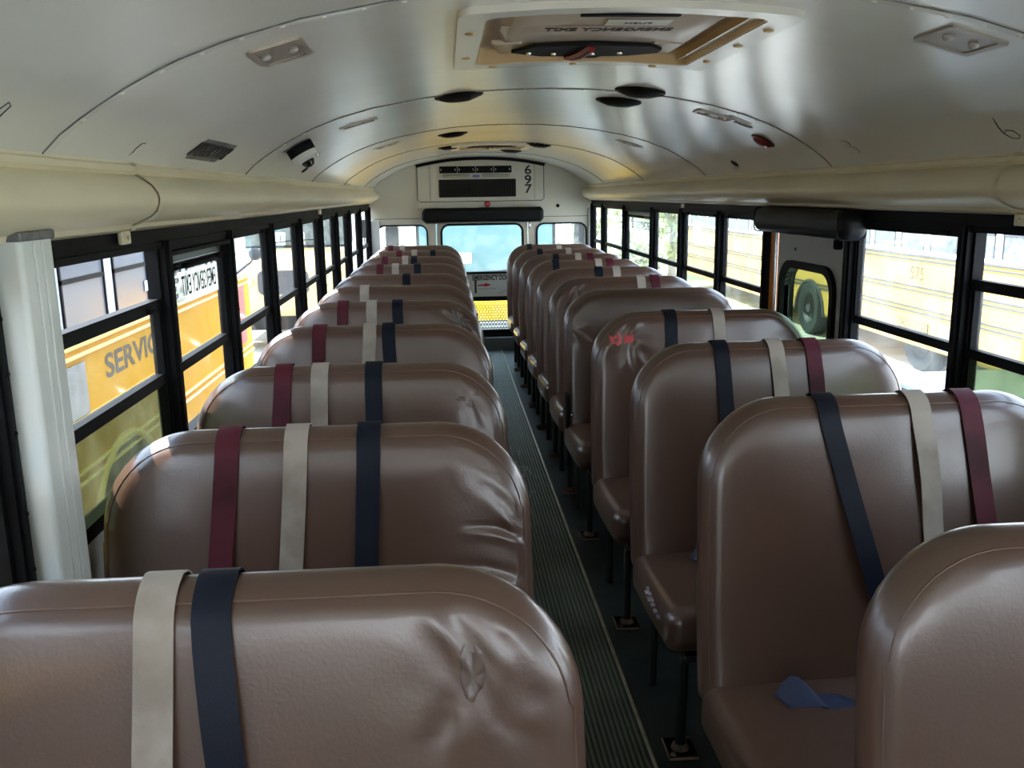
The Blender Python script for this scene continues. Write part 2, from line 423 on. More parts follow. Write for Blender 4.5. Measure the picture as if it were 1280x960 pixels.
# white post in front of the left wall
m_ = MB()
m_.rbox((-1.088, 1.560, .75), (.095, .122, 1.49), .010, 3)
for yy in (1.545, 1.575): m_.rbox((-1.0395, yy, .75), (.005, .008, 1.46), .0025, 2)
pst = struct(m_.ob(trim_name(), M['post'], smooth=True), 'pale grey boxed roof post by the left windows')
m_ = MB(); m_.rbox((-1.088, 1.560, 1.490), (.102, .130, .016), .004, 2); m_.ob('cap', M['greyink'], pst, smooth=True)

# ------------------------------------------------------------------ rear wall + emergency door
F = lambda u, v, d: (u, D + d, v)
arch = [(x, zc(x) + .01) for x in [1.054, 1.02, .97, .9, .82, .72, .6, .45, .3, .15, 0, -.15, -.3, -.45, -.6, -.72, -.82, -.9, -.97, -1.02, -1.054]]
outl = [(-1.11, 0), (-.455, 0), (-.455, 1.318), (.465, 1.318), (.465, 0), (1.11, 0), (1.11, 1.62)] + arch + [(-1.11, 1.62)]
LW = rrect(-1.03, -.545, .80, 1.252, .07); RW = rrect(.553, 1.045, .80, 1.250, .07)
m_ = MB(); m_.prism(outl, F, 0, .05, [LW, RW]); struct(m_.ob('wall_rear', M['rear']))
def gasket(x0, x1, z0, z1, r, w=.022):
    m_ = MB(); m_.prism(rrect(x0 - w, x1 + w, z0 - w, z1 + w, r + w), F, -.012, .055, [rrect(x0, x1, z0, z1, r)]); return m_
for (x0, x1, z0, z1) in ((-1.03, -.545, .80, 1.252), (.553, 1.045, .80, 1.250)):
    wn[0] += 1
    f = struct(gasket(x0 + .005, x1 - .005, z0 + .005, z1 - .005, .066, .016).ob('window_%d' % wn[0], M['blackm']))
    m_ = MB(); m_.prism(rrect(x0, x1, z0, z1, .07), F, .02, .024); m_.ob('pane', M['glassr'], f)
# door leaf
DW = rrect(-.392, .398, .785, 1.245, .07); DL = rrect(-.375, .380, .195, .490, .03)
m_ = MB(); m_.prism(rrect(-.447, .457, .035, 1.312, .006), F, .004, .045, [DW, DL])
door = struct(m_.ob('door_1', M['rear']), 'rear emergency door')
m_ = MB(); m_.prism(rrect(-.412, .418, .765, 1.265, .09), F, -.012, .05, [DW]); f = m_.ob('window_seal', M['blackm'], door)
m_ = MB(); m_.prism(DW, F, .02, .024); m_.ob('pane', M['glassr'], door)
m_ = MB(); m_.prism(rrect(-.42, .43, .140, .535, .02), F, -.010, .05, [DL]); m_.ob('lower_window_frame', M['blackm'], door)
m_ = MB(); m_.prism(DL, F, .030, .034); m_.ob('pane', M['glassr'], door)
m_ = MB()                                                           # hexagonal wire screen
hs = .0175; r3 = math.sqrt(3)
def seg(m_, p, q, t=.0030):
    d = Vector((q[0] - p[0], q[1] - p[1])); L = d.length; d /= L; nn = Vector((-d.y, d.x)) * t
    a = [(p[0] + nn.x, p[1] + nn.y), (p[0] - nn.x, p[1] - nn.y), (q[0] - nn.x, q[1] - nn.y), (q[0] + nn.x, q[1] + nn.y)]
    m_.add([F(u, v, .006) for u, v in a] + [F(u, v, .010) for u, v in a], [(0, 1, 2, 3), (7, 6, 5, 4), (0, 3, 7, 4), (1, 5, 6, 2)])
row = 0; z = .195
while z < .50:
    x = -.375 + (hs * r3 / 2 if row % 2 else 0)
    while x < .38:
        c = (x, z); pts = [(c[0] + hs * math.sin(PI / 3 * k), c[1] + hs * math.cos(PI / 3 * k)) for k in range(6)]
        for k in (0, 1, 2):
            p, q = pts[k], pts[(k + 1) % 6]
            if .193 < p[1] < .492 and .193 < q[1] < .492: seg(m_, p, q)
        x += hs * r3
    z += hs * 1.5; row += 1
m_.ob('mesh_screen', mat('screen_wire', (.02, .02, .015), .6, spec=.1), door)
# decal on the door between the two windows
m_ = MB(); m_.box(-.10, .30, D + .001, D + .004, .565, .758); dc = m_.ob('instruction_sticker', M['decal'], door)
text('EMERGENCY DOOR', .068, M['ink'], (.095, D + .0005, .722), (1, 0, 0), (0, 0, 1), dc, wide=.66, bold=.0022)
def flatpoly(pts, m, parent, name, y=D + .0003):
    m_ = MB(); m_.prism(pts, lambda u, v, d: (u, y - d, v), 0, .0006); return m_.ob(name, m, parent)
flatpoly([(-.055, .655), (.02, .662), (.02, .675), (.085, .652), (.02, .632), (.02, .643), (-.055, .643)], M['redink'], dc, 'arrow')
flatpoly([(.29, .675), (.29, .70), (.225, .688)], M['redink'], dc, 'arrow')
flatpoly([(-.085, .57), (-.065, .57), (-.065, .69), (-.05, .70), (-.09, .70), (-.085, .69)], M['ink'], dc, 'handle_diagram')
flatpoly([(.15, .565), (.28, .60), (.28, .604), (.15, .569)], M['greyink'], dc, 'handle_diagram')
text('TO OPEN DOOR LIFT HANDLE', .014, M['greyink'], (.03, D + .0003, .612), (1, 0, 0), (0, 0, 1), dc)
# sill below the door, grey step
m_ = MB(); m_.rbox((0, D - .045, .062), (1.0, .10, .124), .006, 2)
struct(m_.ob(trim_name(), mat('grey_step', (.13, .15, .15), .45), smooth=True), 'grey raised sill below the rear door')
m_ = MB(); m_.box(-.49, .50, D - .02, D + .003, .124, .150); struct(m_.ob(trim_name(), M['blackm']), 'black strip above the rear sill')
# door hardware
m_ = MB()
for zz in (1.235,): m_.rbox((.478, D - .008, zz), (.022, .018, .05), .005, 2)
m_.ob('hinge', M['chrome'], door, smooth=True)
# vertical rear corner posts
m_ = MB(); m_.rbox((-1.048, D - .03, .66), (.085, .06, 1.30), .008, 2); struct(m_.ob(trim_name(), M['post'], smooth=True), 'pale grey corner post at the rear left')
m_ = MB(); m_.rbox((1.085, D - .03, .70), (.03, .06, 1.40), .006, 2); struct(m_.ob(trim_name(), M['post'], smooth=True), 'grey corner post at the rear right')
m_ = MB(); m_.box(-1.05, -.456, D - .004, D, 1.318, 1.324); m_.box(.47, 1.06, D - .004, D, 1.318, 1.324); struct(m_.ob(trim_name(), M['greyink']), 'thin seam across the rear wall')

# header panel with warning-light cover
hd = thing('header_panel', 'white arched access panel with black grille and number 697 above the rear door', 'panel', (0, D, 1.48))
def rel(pts): return [(u, v - 1.48) for u, v in pts]
tp = [(x, zc(x) - .030) for x in [.625, .55, .45, .3, .15, 0, -.15, -.3, -.45, -.55, -.625]]
G = lambda u, v, d: (u, -d, v)
m_ = MB(); m_.prism(rel([(-.60, 1.482), (.60, 1.482), (.622, 1.50)] + tp + [(-.622, 1.50)]), G, .0, .012); m_.ob('cover', M['rear'], hd)
m_ = MB(); bt = [(x, zc(x) + .004) for x in [-.64, -.55, -.45, -.3, -.15, 0, .15, .3, .45, .55, .64]]
m_.prism(rel([(x, z) for x, z in reversed(tp)] + list(reversed(bt))), G, .0, .03); m_.ob('top_seal', M['blackm'], hd)
ln = [(-.622, 1.85), (-.624, 1.50), (-.60, 1.480), (.60, 1.480), (.624, 1.50), (.622, 1.84)]
m_ = MB(); m_.tube([(u, -.012, v - 1.48) for u, v in ln], .003, 6); m_.ob('edge_seal', M['blackm'], hd)
m_ = MB(); m_.prism(rel(rrect(-.412, .345, 1.52, 1.692, .004)), G, .012, .020); gr = m_.ob('grille', M['blackm'], hd)
m_ = MB()
for k in range(36): m_.box(-.405 + k * .0208, -.402 + k * .0208, -.0225, -.0195, .045, .208)
for k in range(8): m_.box(-.405, .340, -.0225, -.0195, .05 + k * .0205, .0515 + k * .0205)
m_.ob('wire', mat('dark_wire', (.03, .026, .018), .5), gr)
for k in range(4):
    x0 = -.405 + k * .178
    m_ = MB(); m_.prism(rel(rrect(x0 + .002, x0 + .175, 1.752, 1.818, .004)), G, .012, .022); b = m_.ob('lamp_window', M['blackm'], hd)
    for q in (.018, .155):
        m_ = MB(); m_.rbox((x0 + q, -.023, 1.785 - 1.48), (.010, .004, .022), .002, 2); m_.ob('clip', M['lens'], b, smooth=True)
for x0, x1 in ((-.375, -.105), (.015, .285)):
    m_ = MB(); m_.rbox(((x0 + x1) / 2, -.022, 1.724 - 1.48), (x1 - x0, .024, .030), .011, 3); m_.ob('grab_bar', mat('grey_green_bar', (.36, .35, .28), .4), hd, smooth=True)
m_ = MB(); m_.prism([(-.045 + .042 * math.cos(2 * PI * k / 28), .242 + .0175 * math.sin(2 * PI * k / 28)) for k in range(28)], G, .012, .016, mi=0)
bd = m_.ob('badge', M['decal'], hd)
m_ = MB(); m_.prism([(-.045 + .037 * math.cos(2 * PI * k / 28), .242 + .0140 * math.sin(2 * PI * k / 28)) for k in range(28)], G, .016, .0175); m_.ob('badge_field', M['blue'], bd)
m_ = MB(); m_.tube([(-.07 + .05 * t, -.018, .242 + .005 * math.sin(t * 16)) for t in [i / 14 for i in range(15)]], .0018, 5); m_.ob('badge_script', M['decal'], bd)
for ch, zz in (('6', 1.782), ('9', 1.688), ('7', 1.600)):
    text(ch, .118, M['ink'], (.466, -.0125, zz - 1.49), (1, 0, 0), (0, 0, 1), hd, 'number_%s' % {'6': 'six', '9': 'nine', '7': 'seven'}[ch], wide=1.2, bold=.0022)
for x in (-.50, .53):
    m_ = MB(); m_.box(x - .002, x + .002, -.0135, -.011, .012, .35); m_.ob('panel_seam', M['greyink'], hd)
# small red sign below it
m_ = MB(); m_.lathe((.062, D - .001, 1.452), [(0, .012), (.024, .012), (.030, .009), (.031, 0)], (0, -1, 0), 24)
o = m_.ob('reflector', M['redink'], smooth=True); tag(o, 'small round red disc above the padded roll on the rear wall', 'reflector')
text('STOP', .015, M['decal'], (.062, D - .0135, 1.452), (1, 0, 0), (0, 0, 1), o)
m_ = MB(); m_.lathe((.762, D - .001, 1.425), [(0, .006), (.012, .006), (.017, .003), (.018, 0)], (0, -1, 0), 16)
o = m_.ob('wall_plug', M['blackm'], smooth=True); tag(o, 'small black round plug in the white wall right of the padded roll', 'plug')
def headpad(name, label, c, L, axis, h=.13, d=.11):
    t = thing(name, label, 'head pad', c)
    def fn(q):
        u = q.x if axis == 'x' else q.y
        k = 1 + .05 * noise.noise(Vector((u * 7, q.z * 8, 3))) - .12 * max(0, abs(u) / (L / 2) - .93) / .07
        q.z *= k; return q
    m_ = MB(); size = (L, d, h) if axis == 'x' else (d, L, h)
    m_.rbox((0, 0, 0), size, .042, 5, fn=fn, seg=24); m_.ob('cover', M['bvinyl'], t, smooth=True, ang=80)
    m_ = MB()
    for sg in (-1, 1):
        u = sg * (L / 2 - .035)
        ring = [(0, 0)] * 0
        pts = [(.5 * d * 1.01 * math.cos(a), .5 * h * 1.0 * math.sin(a)) for a in [2 * PI * i / 24 for i in range(25)]]
        pts = [(max(-d / 2, min(d / 2, p * 1.25)), max(-h / 2, min(h / 2, q * 1.25))) for p, q in pts]
        m_ = MB(); m_.tube([((u, p, q) if axis == 'x' else (p, u, q)) for p, q in pts], .0025, 5, caps=False)
        m_.ob('seam', M['blackm'], t)
    return t
headpad('head_pad', 'long black padded roll above the rear door window', (.012, D - .062, 1.345), 1.20, 'x', .148)
headpad('head_pad', 'black padded roll above the side emergency door on the right', (1.060, 3.51, 1.42), .93, 'y', .105, .105)

# ------------------------------------------------------------------ side emergency door (right)
FR = lambda u, v, d: (1.10 + d, u, v)
HW = rrect(3.315, 3.815, 1.0 - .09, 1.222, .085)
m_ = MB(); m_.prism(rrect(3.195, 3.90, .02, ZT, .01), FR, .012, .05, [HW])
d2 = struct(m_.ob('door_2', mat('door_panel_paint', (.36, .35, .30), .45)), 'side emergency door')
m_ = MB(); m_.prism(rrect(3.285, 3.845, .88, 1.252, .11), FR, -.006, .055, [HW]); m_.ob('window_seal', M['blackm'], d2)
m_ = MB(); m_.prism(HW, FR, .03, .034); m_.ob('pane', M['glassdoor'], d2)
m_ = MB(); m_.box(1.105, 1.17, 3.925, 3.985, 0, ZT); m_.ob('edge_strip', M['orange'], d2)
m_ = MB(); m_.rbox((1.105, 3.912, .72), (.012, .012, 1.43), .004, 2); m_.ob('seal_bead', M['chrome'], d2, smooth=True)
m_ = MB(); m_.lathe((1.108, 3.70, 1.30), [(.006, 0), (.005, .003), (0, .004)], (-1, 0, 0), 8); m_.ob('screw', M['blackm'], d2)
m_ = MB(); m_.rbox((1.088, 3.245, 1.345), (.03, .03, .04), .008, 2); m_.ob('latch', M['black'], d2, smooth=True)

# ------------------------------------------------------------------ wall behind the camera
m_ = MB(); m_.prism([(-1.11, 0), (1.11, 0), (1.11, 1.62)] + arch + [(-1.11, 1.62)], lambda u, v, d: (u, Y0 - d, v), 0, .05, [rrect(-1.0, -.10, 1.0, 1.55, .08), rrect(.10, 1.0, 1.0, 1.55, .08)])
struct(m_.ob('wall_front', M['rear']))

# ------------------------------------------------------------------ seats
HWD, ZTOP, ZB, TH, RR = .440, 1.085, .375, .086, .044
RT, RB = .185, .05
def lean(z): return -(ZTOP - z) * .145
def halfw(z):
    w = HWD - .010 * max(0, (z - .6) / .485)
    if z > ZTOP - RT: w -= RT - math.sqrt(max(0, RT * RT - (z - (ZTOP - RT)) ** 2))
    if z < ZB + RB: w -= RB - math.sqrt(max(0, RB * RB - ((ZB + RB) - z) ** 2))
    return w
def din(x, z):
    W = HWD - .010 * max(0, (z - .6) / .485); zm = (ZTOP + ZB) / 2; r = RT if z > zm else RB
    qx = abs(x) - W + r; qz = (z - ZTOP + r) if z > zm else (ZB + r - z)
    return max(0., r - (math.hypot(max(qx, 0), max(qz, 0)) + min(max(qx, qz), 0)))
def half_t(x, z):
    d = din(x, z); g = math.sqrt(max(0, 1 - (1 - min(d / RR, 1)) ** 2))
    pill = .015 * (1 - math.exp(-d / .11))
    return TH / 2 * g + pill
def wr(x, z, spec):
    y = 0.
    for sp_ in spec:
        if sp_[0] == 'c':
            _, ax, az, bx, bz, w_, am = sp_; ux, uz = bx - ax, bz - az; L2 = ux * ux + uz * uz
            t = ((x - ax) * ux + (z - az) * uz) / L2
            if -.2 < t < 1.2:
                dd = ((x - ax) * uz - (z - az) * ux) / math.sqrt(L2) + .008 * math.sin(t * 4)
                e = math.sin(PI * max(0, min(1, (t + .2) / 1.4))); q = dd / w_
                y += am * e * ((1.4 * math.exp(-(q - .9) ** 2)) - 1.6 * math.exp(-(q + .5) ** 2 * 1.5))
            continue
        (cx, cz, r0, amp, k, ph) = sp_
        dx, dz = x - cx, z - cz; r = math.hypot(dx, dz)
        if r < r0 * 3:
            a = math.atan2(dz, dx)
            wob = math.sin(k * a + ph + 1.3 * math.sin(2 * a + ph)) + .5 * math.sin((k + 3) * a + 2 * ph)
            y += amp * wob * math.exp(-((r - r0) / (r0 * .75)) ** 2) * min(1, r / (r0 * .5)) - amp * .9 * math.exp(-(r / (r0 * .7)) ** 2)
            
    return y
def front(x, z, spec=()):
    f = din(x, z); k = min(1, f / .05)
    return lean(z) - half_t(x, z) + k * (-wr(x, z, spec) + .0012 * noise.noise(Vector((x * 7, z * 7, 1.7))))
def back_mesh(name, spec=(), nx=22, nz=20):
    us = []
    for i in range(9): us.append(('e', RR * (1 - math.cos(PI / 2 * i / 8))))
    zs = [ZTOP - .02 * 0 - RR * (1 - math.cos(PI / 2 * i / 8)) for i in range(9)]
    zs += [ZTOP - RR - (RT - RR) * i / 6 for i in range(1, 7)]
    zs += [ZTOP - RT - (ZTOP - RT - ZB - RB) * i / nz for i in range(1, nz + 1)]
    zs += [ZB + RB * math.cos(PI / 2 * i / 6) for i in range(1, 7)]
    zs[-1] = ZB
    vs = []; nrow = None; fr = []; bk = []
    for z in zs:
        W = halfw(z); xl = [-W + e for _, e in us] + [(-W + RR) + (2 * W - 2 * RR) * i / nx for i in range(1, nx)] + [W - e for _, e in reversed(us)]
        nrow = len(xl)
        for x in xl:
            fr.append((x, front(x, z, spec), z)); bk.append((x, lean(z) + half_t(x, z), z))
    mb = MB(); n = len(zs); fs = []
    for i in range(n - 1):
        for j in range(nrow - 1): fs.append((i * nrow + j, i * nrow + j + 1, (i + 1) * nrow + j + 1, (i + 1) * nrow + j))
    mb.add(fr, fs); mb.add(bk, [f[::-1] for f in fs])
    return mb.mesh(name, [M['vinyl']], True, 80, True)
ME_BACK = back_mesh('backrest')
def piping_mesh():
    m_ = MB()
    ins = .017; pts = []
    z = ZB + .04
    L = []
    for i in range(12): L.append((-(HWD - .010 * max(0, (z + (.50) * i / 11 - .6) / .485)) + ins, z + .50 * i / 11))
    c = (-HWD + .010 + RT, ZTOP - RT)
    for i in range(1, 13):
        a = PI - PI / 2 * i / 12; L.append((c[0] + (RT - ins) * math.cos(a), c[1] + (RT - ins) * math.sin(a)))
    L += [(x, ZTOP - ins) for x in (-.15, -.05, .05, .15)]
    L += [(-x, z) for x, z in reversed(L[:24])]
    m_.tube([(x, front(x, z) - .0002, z) for x, z in L], .0016, 6)
    return m_.mesh('piping', [M['piping']], True, 60)
ME_PIPE = piping_mesh()
def cushion_mesh():
    m_ = MB()
    def fn(q):
        u = (q.y + .36) / .5
        q.z += .012 * math.cos(q.x / .44 * 1.5) * (1 if q.z > .38 else 0) + .02 * max(0, -(q.y + .30)) / .3
        return q
    m_.rbox((0, -.335, .385), (.885, .47, .125), .045, 5, fn=fn, seg=8)
    return m_.mesh('cushion', [M['vinyl']], True, 80, True)
ME_CUSH = cushion_mesh()
m_ = MB()                                                       # underframe (aisle side is +x)
for y in (-.50, -.15): m_.tube([(-.44, y, .30), (.385, y, .30)], .014, 8)
for x in (-.42, .37): m_.tube([(x, -.52, .305), (x, -.12, .305), (x, -.085, .34), (x, -.075, .60)], .013, 8)
m_.box(-.40, .38, -.54, -.12, .312, .326)
ME_FRAME = m_.mesh('frame', [M['steel']], True, 40)
def leg_mesh(y, lean_):
    m_ = MB(); m_.tube([(.372, y, .305), (.372, y + lean_ * .5, .15), (.372, y + lean_, .008)], [.016, .0145, .0145], 8); return m_.mesh('leg', [M['steel']], True, 40)
ME_LEG = [leg_mesh(-.49, .015), leg_mesh(-.14, .01)]
def plate_mesh(y):
    m_ = MB(); m_.rbox((.372, y, .005), (.085, .10, .010), .004, 2)
    m_.lathe((.372, y, .010), [(.026, 0), (.022, .012), (.016, .016)], n=12)
    for dx, dy in ((-.028, .033), (.028, -.033)): m_.lathe((.372 + dx, y + dy, .010), [(.009, 0), (.009, .006), (0, .008)], n=6)
    return m_.mesh('foot_plate', [M['foot']], True, 40)
ME_PLATE = [plate_mesh(-.475), plate_mesh(-.13)]
BN = {'w': ('white', 'off-white webbing belt'), 'n': ('navy', 'navy webbing belt'), 'b': ('burg', 'burgundy webbing belt')}
def belt(parent, c, x, slant, spec, seed, zend=.46):
    rnd = random.Random(seed); hw = .0235; path = []
    def hfc(x, z): return front(max(-halfw(z), min(halfw(z), x)), z, spec)
    # over the back
    for i in range(6): z = ZTOP - .10 + .05 * i / 5; path.append((0, lean(z) + half_t(x, z) + .004, z, 0))
    for i in range(1, 8):
        a = PI / 2 * i / 8; d = RR * (1 - math.sin(a)); z = ZTOP - d; path.append((0, lean(z) + half_t(x, z) + .004 * math.cos(a), z + .005 * math.sin(a), 0))
    path.append((0, 0, ZTOP + .006, 0))
    for i in range(7, 0, -1):
        a = PI / 2 * i / 8; d = RR * (1 - math.sin(a)); z = ZTOP - d; path.append((0, lean(z) - half_t(x, z) - .004 * math.cos(a), z + .005 * math.sin(a), 0))
    n = 26
    for i in range(1, n + 1):
        t = i / n; z = ZTOP - RR - (ZTOP - RR - zend) * t; path.append((None, 0, z, t))
    vs = []; ph = rnd.random() * 6
    for (k, y, z, t) in path:
        dx = slant * t + .006 * math.sin(t * 5 + ph) * t
        tw = .35 * math.sin(t * 7 + ph) * min(1, t * 3) * .35
        for sg in (-1, 1):
            xx = x + dx + sg * hw * math.cos(tw)
            if k is None: yy = hfc(xx, z) - .0045 - .006 * (1 + math.sin(t * 9 + ph)) * min(1, t * 4) - .5 * hw * (1 + sg * math.sin(tw)) * abs(math.sin(tw))
            else: yy = y
            vs.append(Vector((xx, yy, z)))
    N = len(path); mb = MB(); out = []
    for i in range(N):
        a, b = vs[2 * i], vs[2 * i + 1]
        p = vs[2 * max(i - 1, 0)]; q = vs[2 * min(i + 1, N - 1)]
        nn = (b - a).cross(q - p).normalized() * .0012
        out += [a + nn, b + nn, b - nn, a - nn]
    fs = [(0, 1, 2, 3), tuple(4 * (N - 1) + k for k in (3, 2, 1, 0))]
    for i in range(N - 1):
        for k in range(4): fs.append((4 * i + k, 4 * i + (k + 1) % 4, 4 * (i + 1) + (k + 1) % 4, 4 * (i + 1) + k))
    mb.add(out, fs)
    o = mb.ob('seat_belt', M[BN[c][0]], parent, smooth=True, ang=50); o['label'] = BN[c][1]
    return o
def patch(parent, pts, m, spec, name='tape_patch', off=.0012, step=.006):
    """irregular patch lying on the front of a backrest"""
    mb = MB(); cx = sum(p[0] for p in pts) / len(pts); cz = sum(p[1] for p in pts) / len(pts); rings = 8
    vs = [(cx, front(cx, cz, spec) - off, cz)]; n = len(pts); fs = []
    for r in range(1, rings + 1):
        for (x, z) in pts:
            u = cx + (x - cx) * r / rings; v = cz + (z - cz) * r / rings
            vs.append((u, front(u, v, spec) - off * (1 if r < rings else .2), v))
    for k in range(n): fs.append((0, 1 + k, 1 + (k + 1) % n))
    for r in range(rings - 1):
        for k in range(n): fs.append((1 + r * n + k, 1 + (r + 1) * n + k, 1 + (r + 1) * n + (k + 1) % n, 1 + r * n + (k + 1) % n))
    mb.add(vs, fs); return mb.ob(name, m, parent, smooth=True, ang=80)
def blob(cx, cz, rx, rz, seed, n=40, rough=.35):
    rnd = random.Random(seed); ph = [rnd.random() * 6 for _ in range(4)]
    return [(cx + rx * (1 + rough * (.5 * math.sin(3 * a + ph[0]) + .35 * math.sin(5 * a + ph[1]) + .3 * math.sin(9 * a + ph[2]))) * math.cos(a),
             cz + rz * (1 + rough * (.5 * math.sin(3 * a + ph[0]) + .35 * math.sin(5 * a + ph[1]) + .3 * math.sin(9 * a + ph[2]))) * math.sin(a)) for a in [2 * PI * k / n for k in range(n)]]
# left: centre -.635, right: centre .628 ; aisle side x is +.44 on the left seats, -.44 on the right
LX, RX = -.635, .628
SEATS = [
 ('L', 1.065, [('w', -.722, -.012), ('n', -.655, .045)], 'grey scuffed dent near its aisle corner, nearest on the left'),
 ('L', 1.80, [('b', -.808, -.045), ('w', -.673, -.035), ('n', -.529, -.02)], 'creased aisle corner and three belts, second on the left'),
 ('L', 2.49, [('b', -.819, -.04), ('w', -.719, -.02), ('n', -.572, .0)], 'three belts and small scuffs, third from camera on left'),
 ('L', 3.27, [('b', -.827, -.02), ('w', -.645, -.05), ('n', -.578, .02)], 'off-white belt slanting beside navy, fourth from camera on left'),
 ('L', 4.02, [('b', -.825, -.02), ('w', -.698, -.01), ('n', -.584, .02)], 'three belts and puckered grey tape, fifth on the left'),
 ('L', 4.72, [('w', -.79, .01)], 'one off-white belt near the window, sixth on the left'),
 ('L', 5.42, [('n', -.602, .01)], 'one navy belt, seventh from the camera on the left'),
 ('L', 6.20, [('b', -.813, -.05), ('w', -.709, 0), ('n', -.56, .0)], 'a fallen burgundy belt, eighth from the camera on the left'),
 ('L', 6.98, [('b', -.83, -.02), ('w', -.676, 0), ('n', -.608, 0)], 'three belts, navy beside off-white, ninth from the camera on the left'),
 ('L', 7.74, [('b', -.76, 0), ('w', -.631, 0), ('n', -.474, 0)], 'three widely spaced belts, second from the rear on the left'),
 ('L', 8.50, [('b', -.873, 0), ('w', -.767, 0)], 'no navy belt, last before the rear wall on the left'),
 ('R', 1.12, [], 'no belt in view, cropped by the right frame edge'),
 ('R', 1.93, [('n', .480, .155), ('w', .692, .05), ('b', .808, .075)], 'three strongly slanting belts, second on the right'),
 ('R', 2.69, [('n', .472, .04), ('w', .644, .05), ('b', .759, .05)], 'three nearly straight belts, third on the right'),
 ('R', 3.45, [('n', .505, 0), ('w', .694, .02)], 'red tape patch near its aisle corner, fourth on the right'),
 ('R', 4.31, [], 'no belts and plain back, fifth on the right'),
 ('R', 4.95, [('w', .715, 0), ('b', .796, .02)], 'puckered corner and no navy belt, sixth on the right'),
 ('R', 5.60, [('n', .59, 0), ('w', .701, .01)], 'navy and off-white belts close together, seventh on the right'),
 ('R', 6.28, [('n', .401, 0), ('w', .703, 0), ('b', .783, .01)], 'three belts, navy far from the others, eighth on the right'),
 ('R', 6.92, [('n', .48, 0), ('w', .653, 0), ('b', .746, 0)], 'three belts, the burgundy dark and folded, ninth on the right'),
 ('R', 7.60, [('n', .427, 0), ('w', .671, 0)], 'two belts far apart, second from rear on the right'),
 ('R', 8.30, [('n', .405, 0), ('w', .678, 0)], 'two belts, last before the rear wall on right'),
]
SPEC = {0: [(.29, .965, .055, .0030, 7, .4)], 1: [('c', .27, 1.03, .43, .93, .010, .0028), ('c', .30, .98, .43, .87, .012, .0022), ('c', .31, .88, .44, .84, .010, .0030), ('c', .26, .80, .44, .76, .014, .0022), ('c', .36, .93, .44, .80, .008, .0018)], 2: [(.33, .985, .04, .0012, 5, 1.)],
        4: [(.32, 1.0, .06, .0060, 8, .9)], 14: [(-.30, .985, .06, .0045, 7, 2.2)], 16: [(-.29, 1.0, .05, .0055, 6, .2)], 15: [(-.42, .92, .06, .002, 5, 1)]}
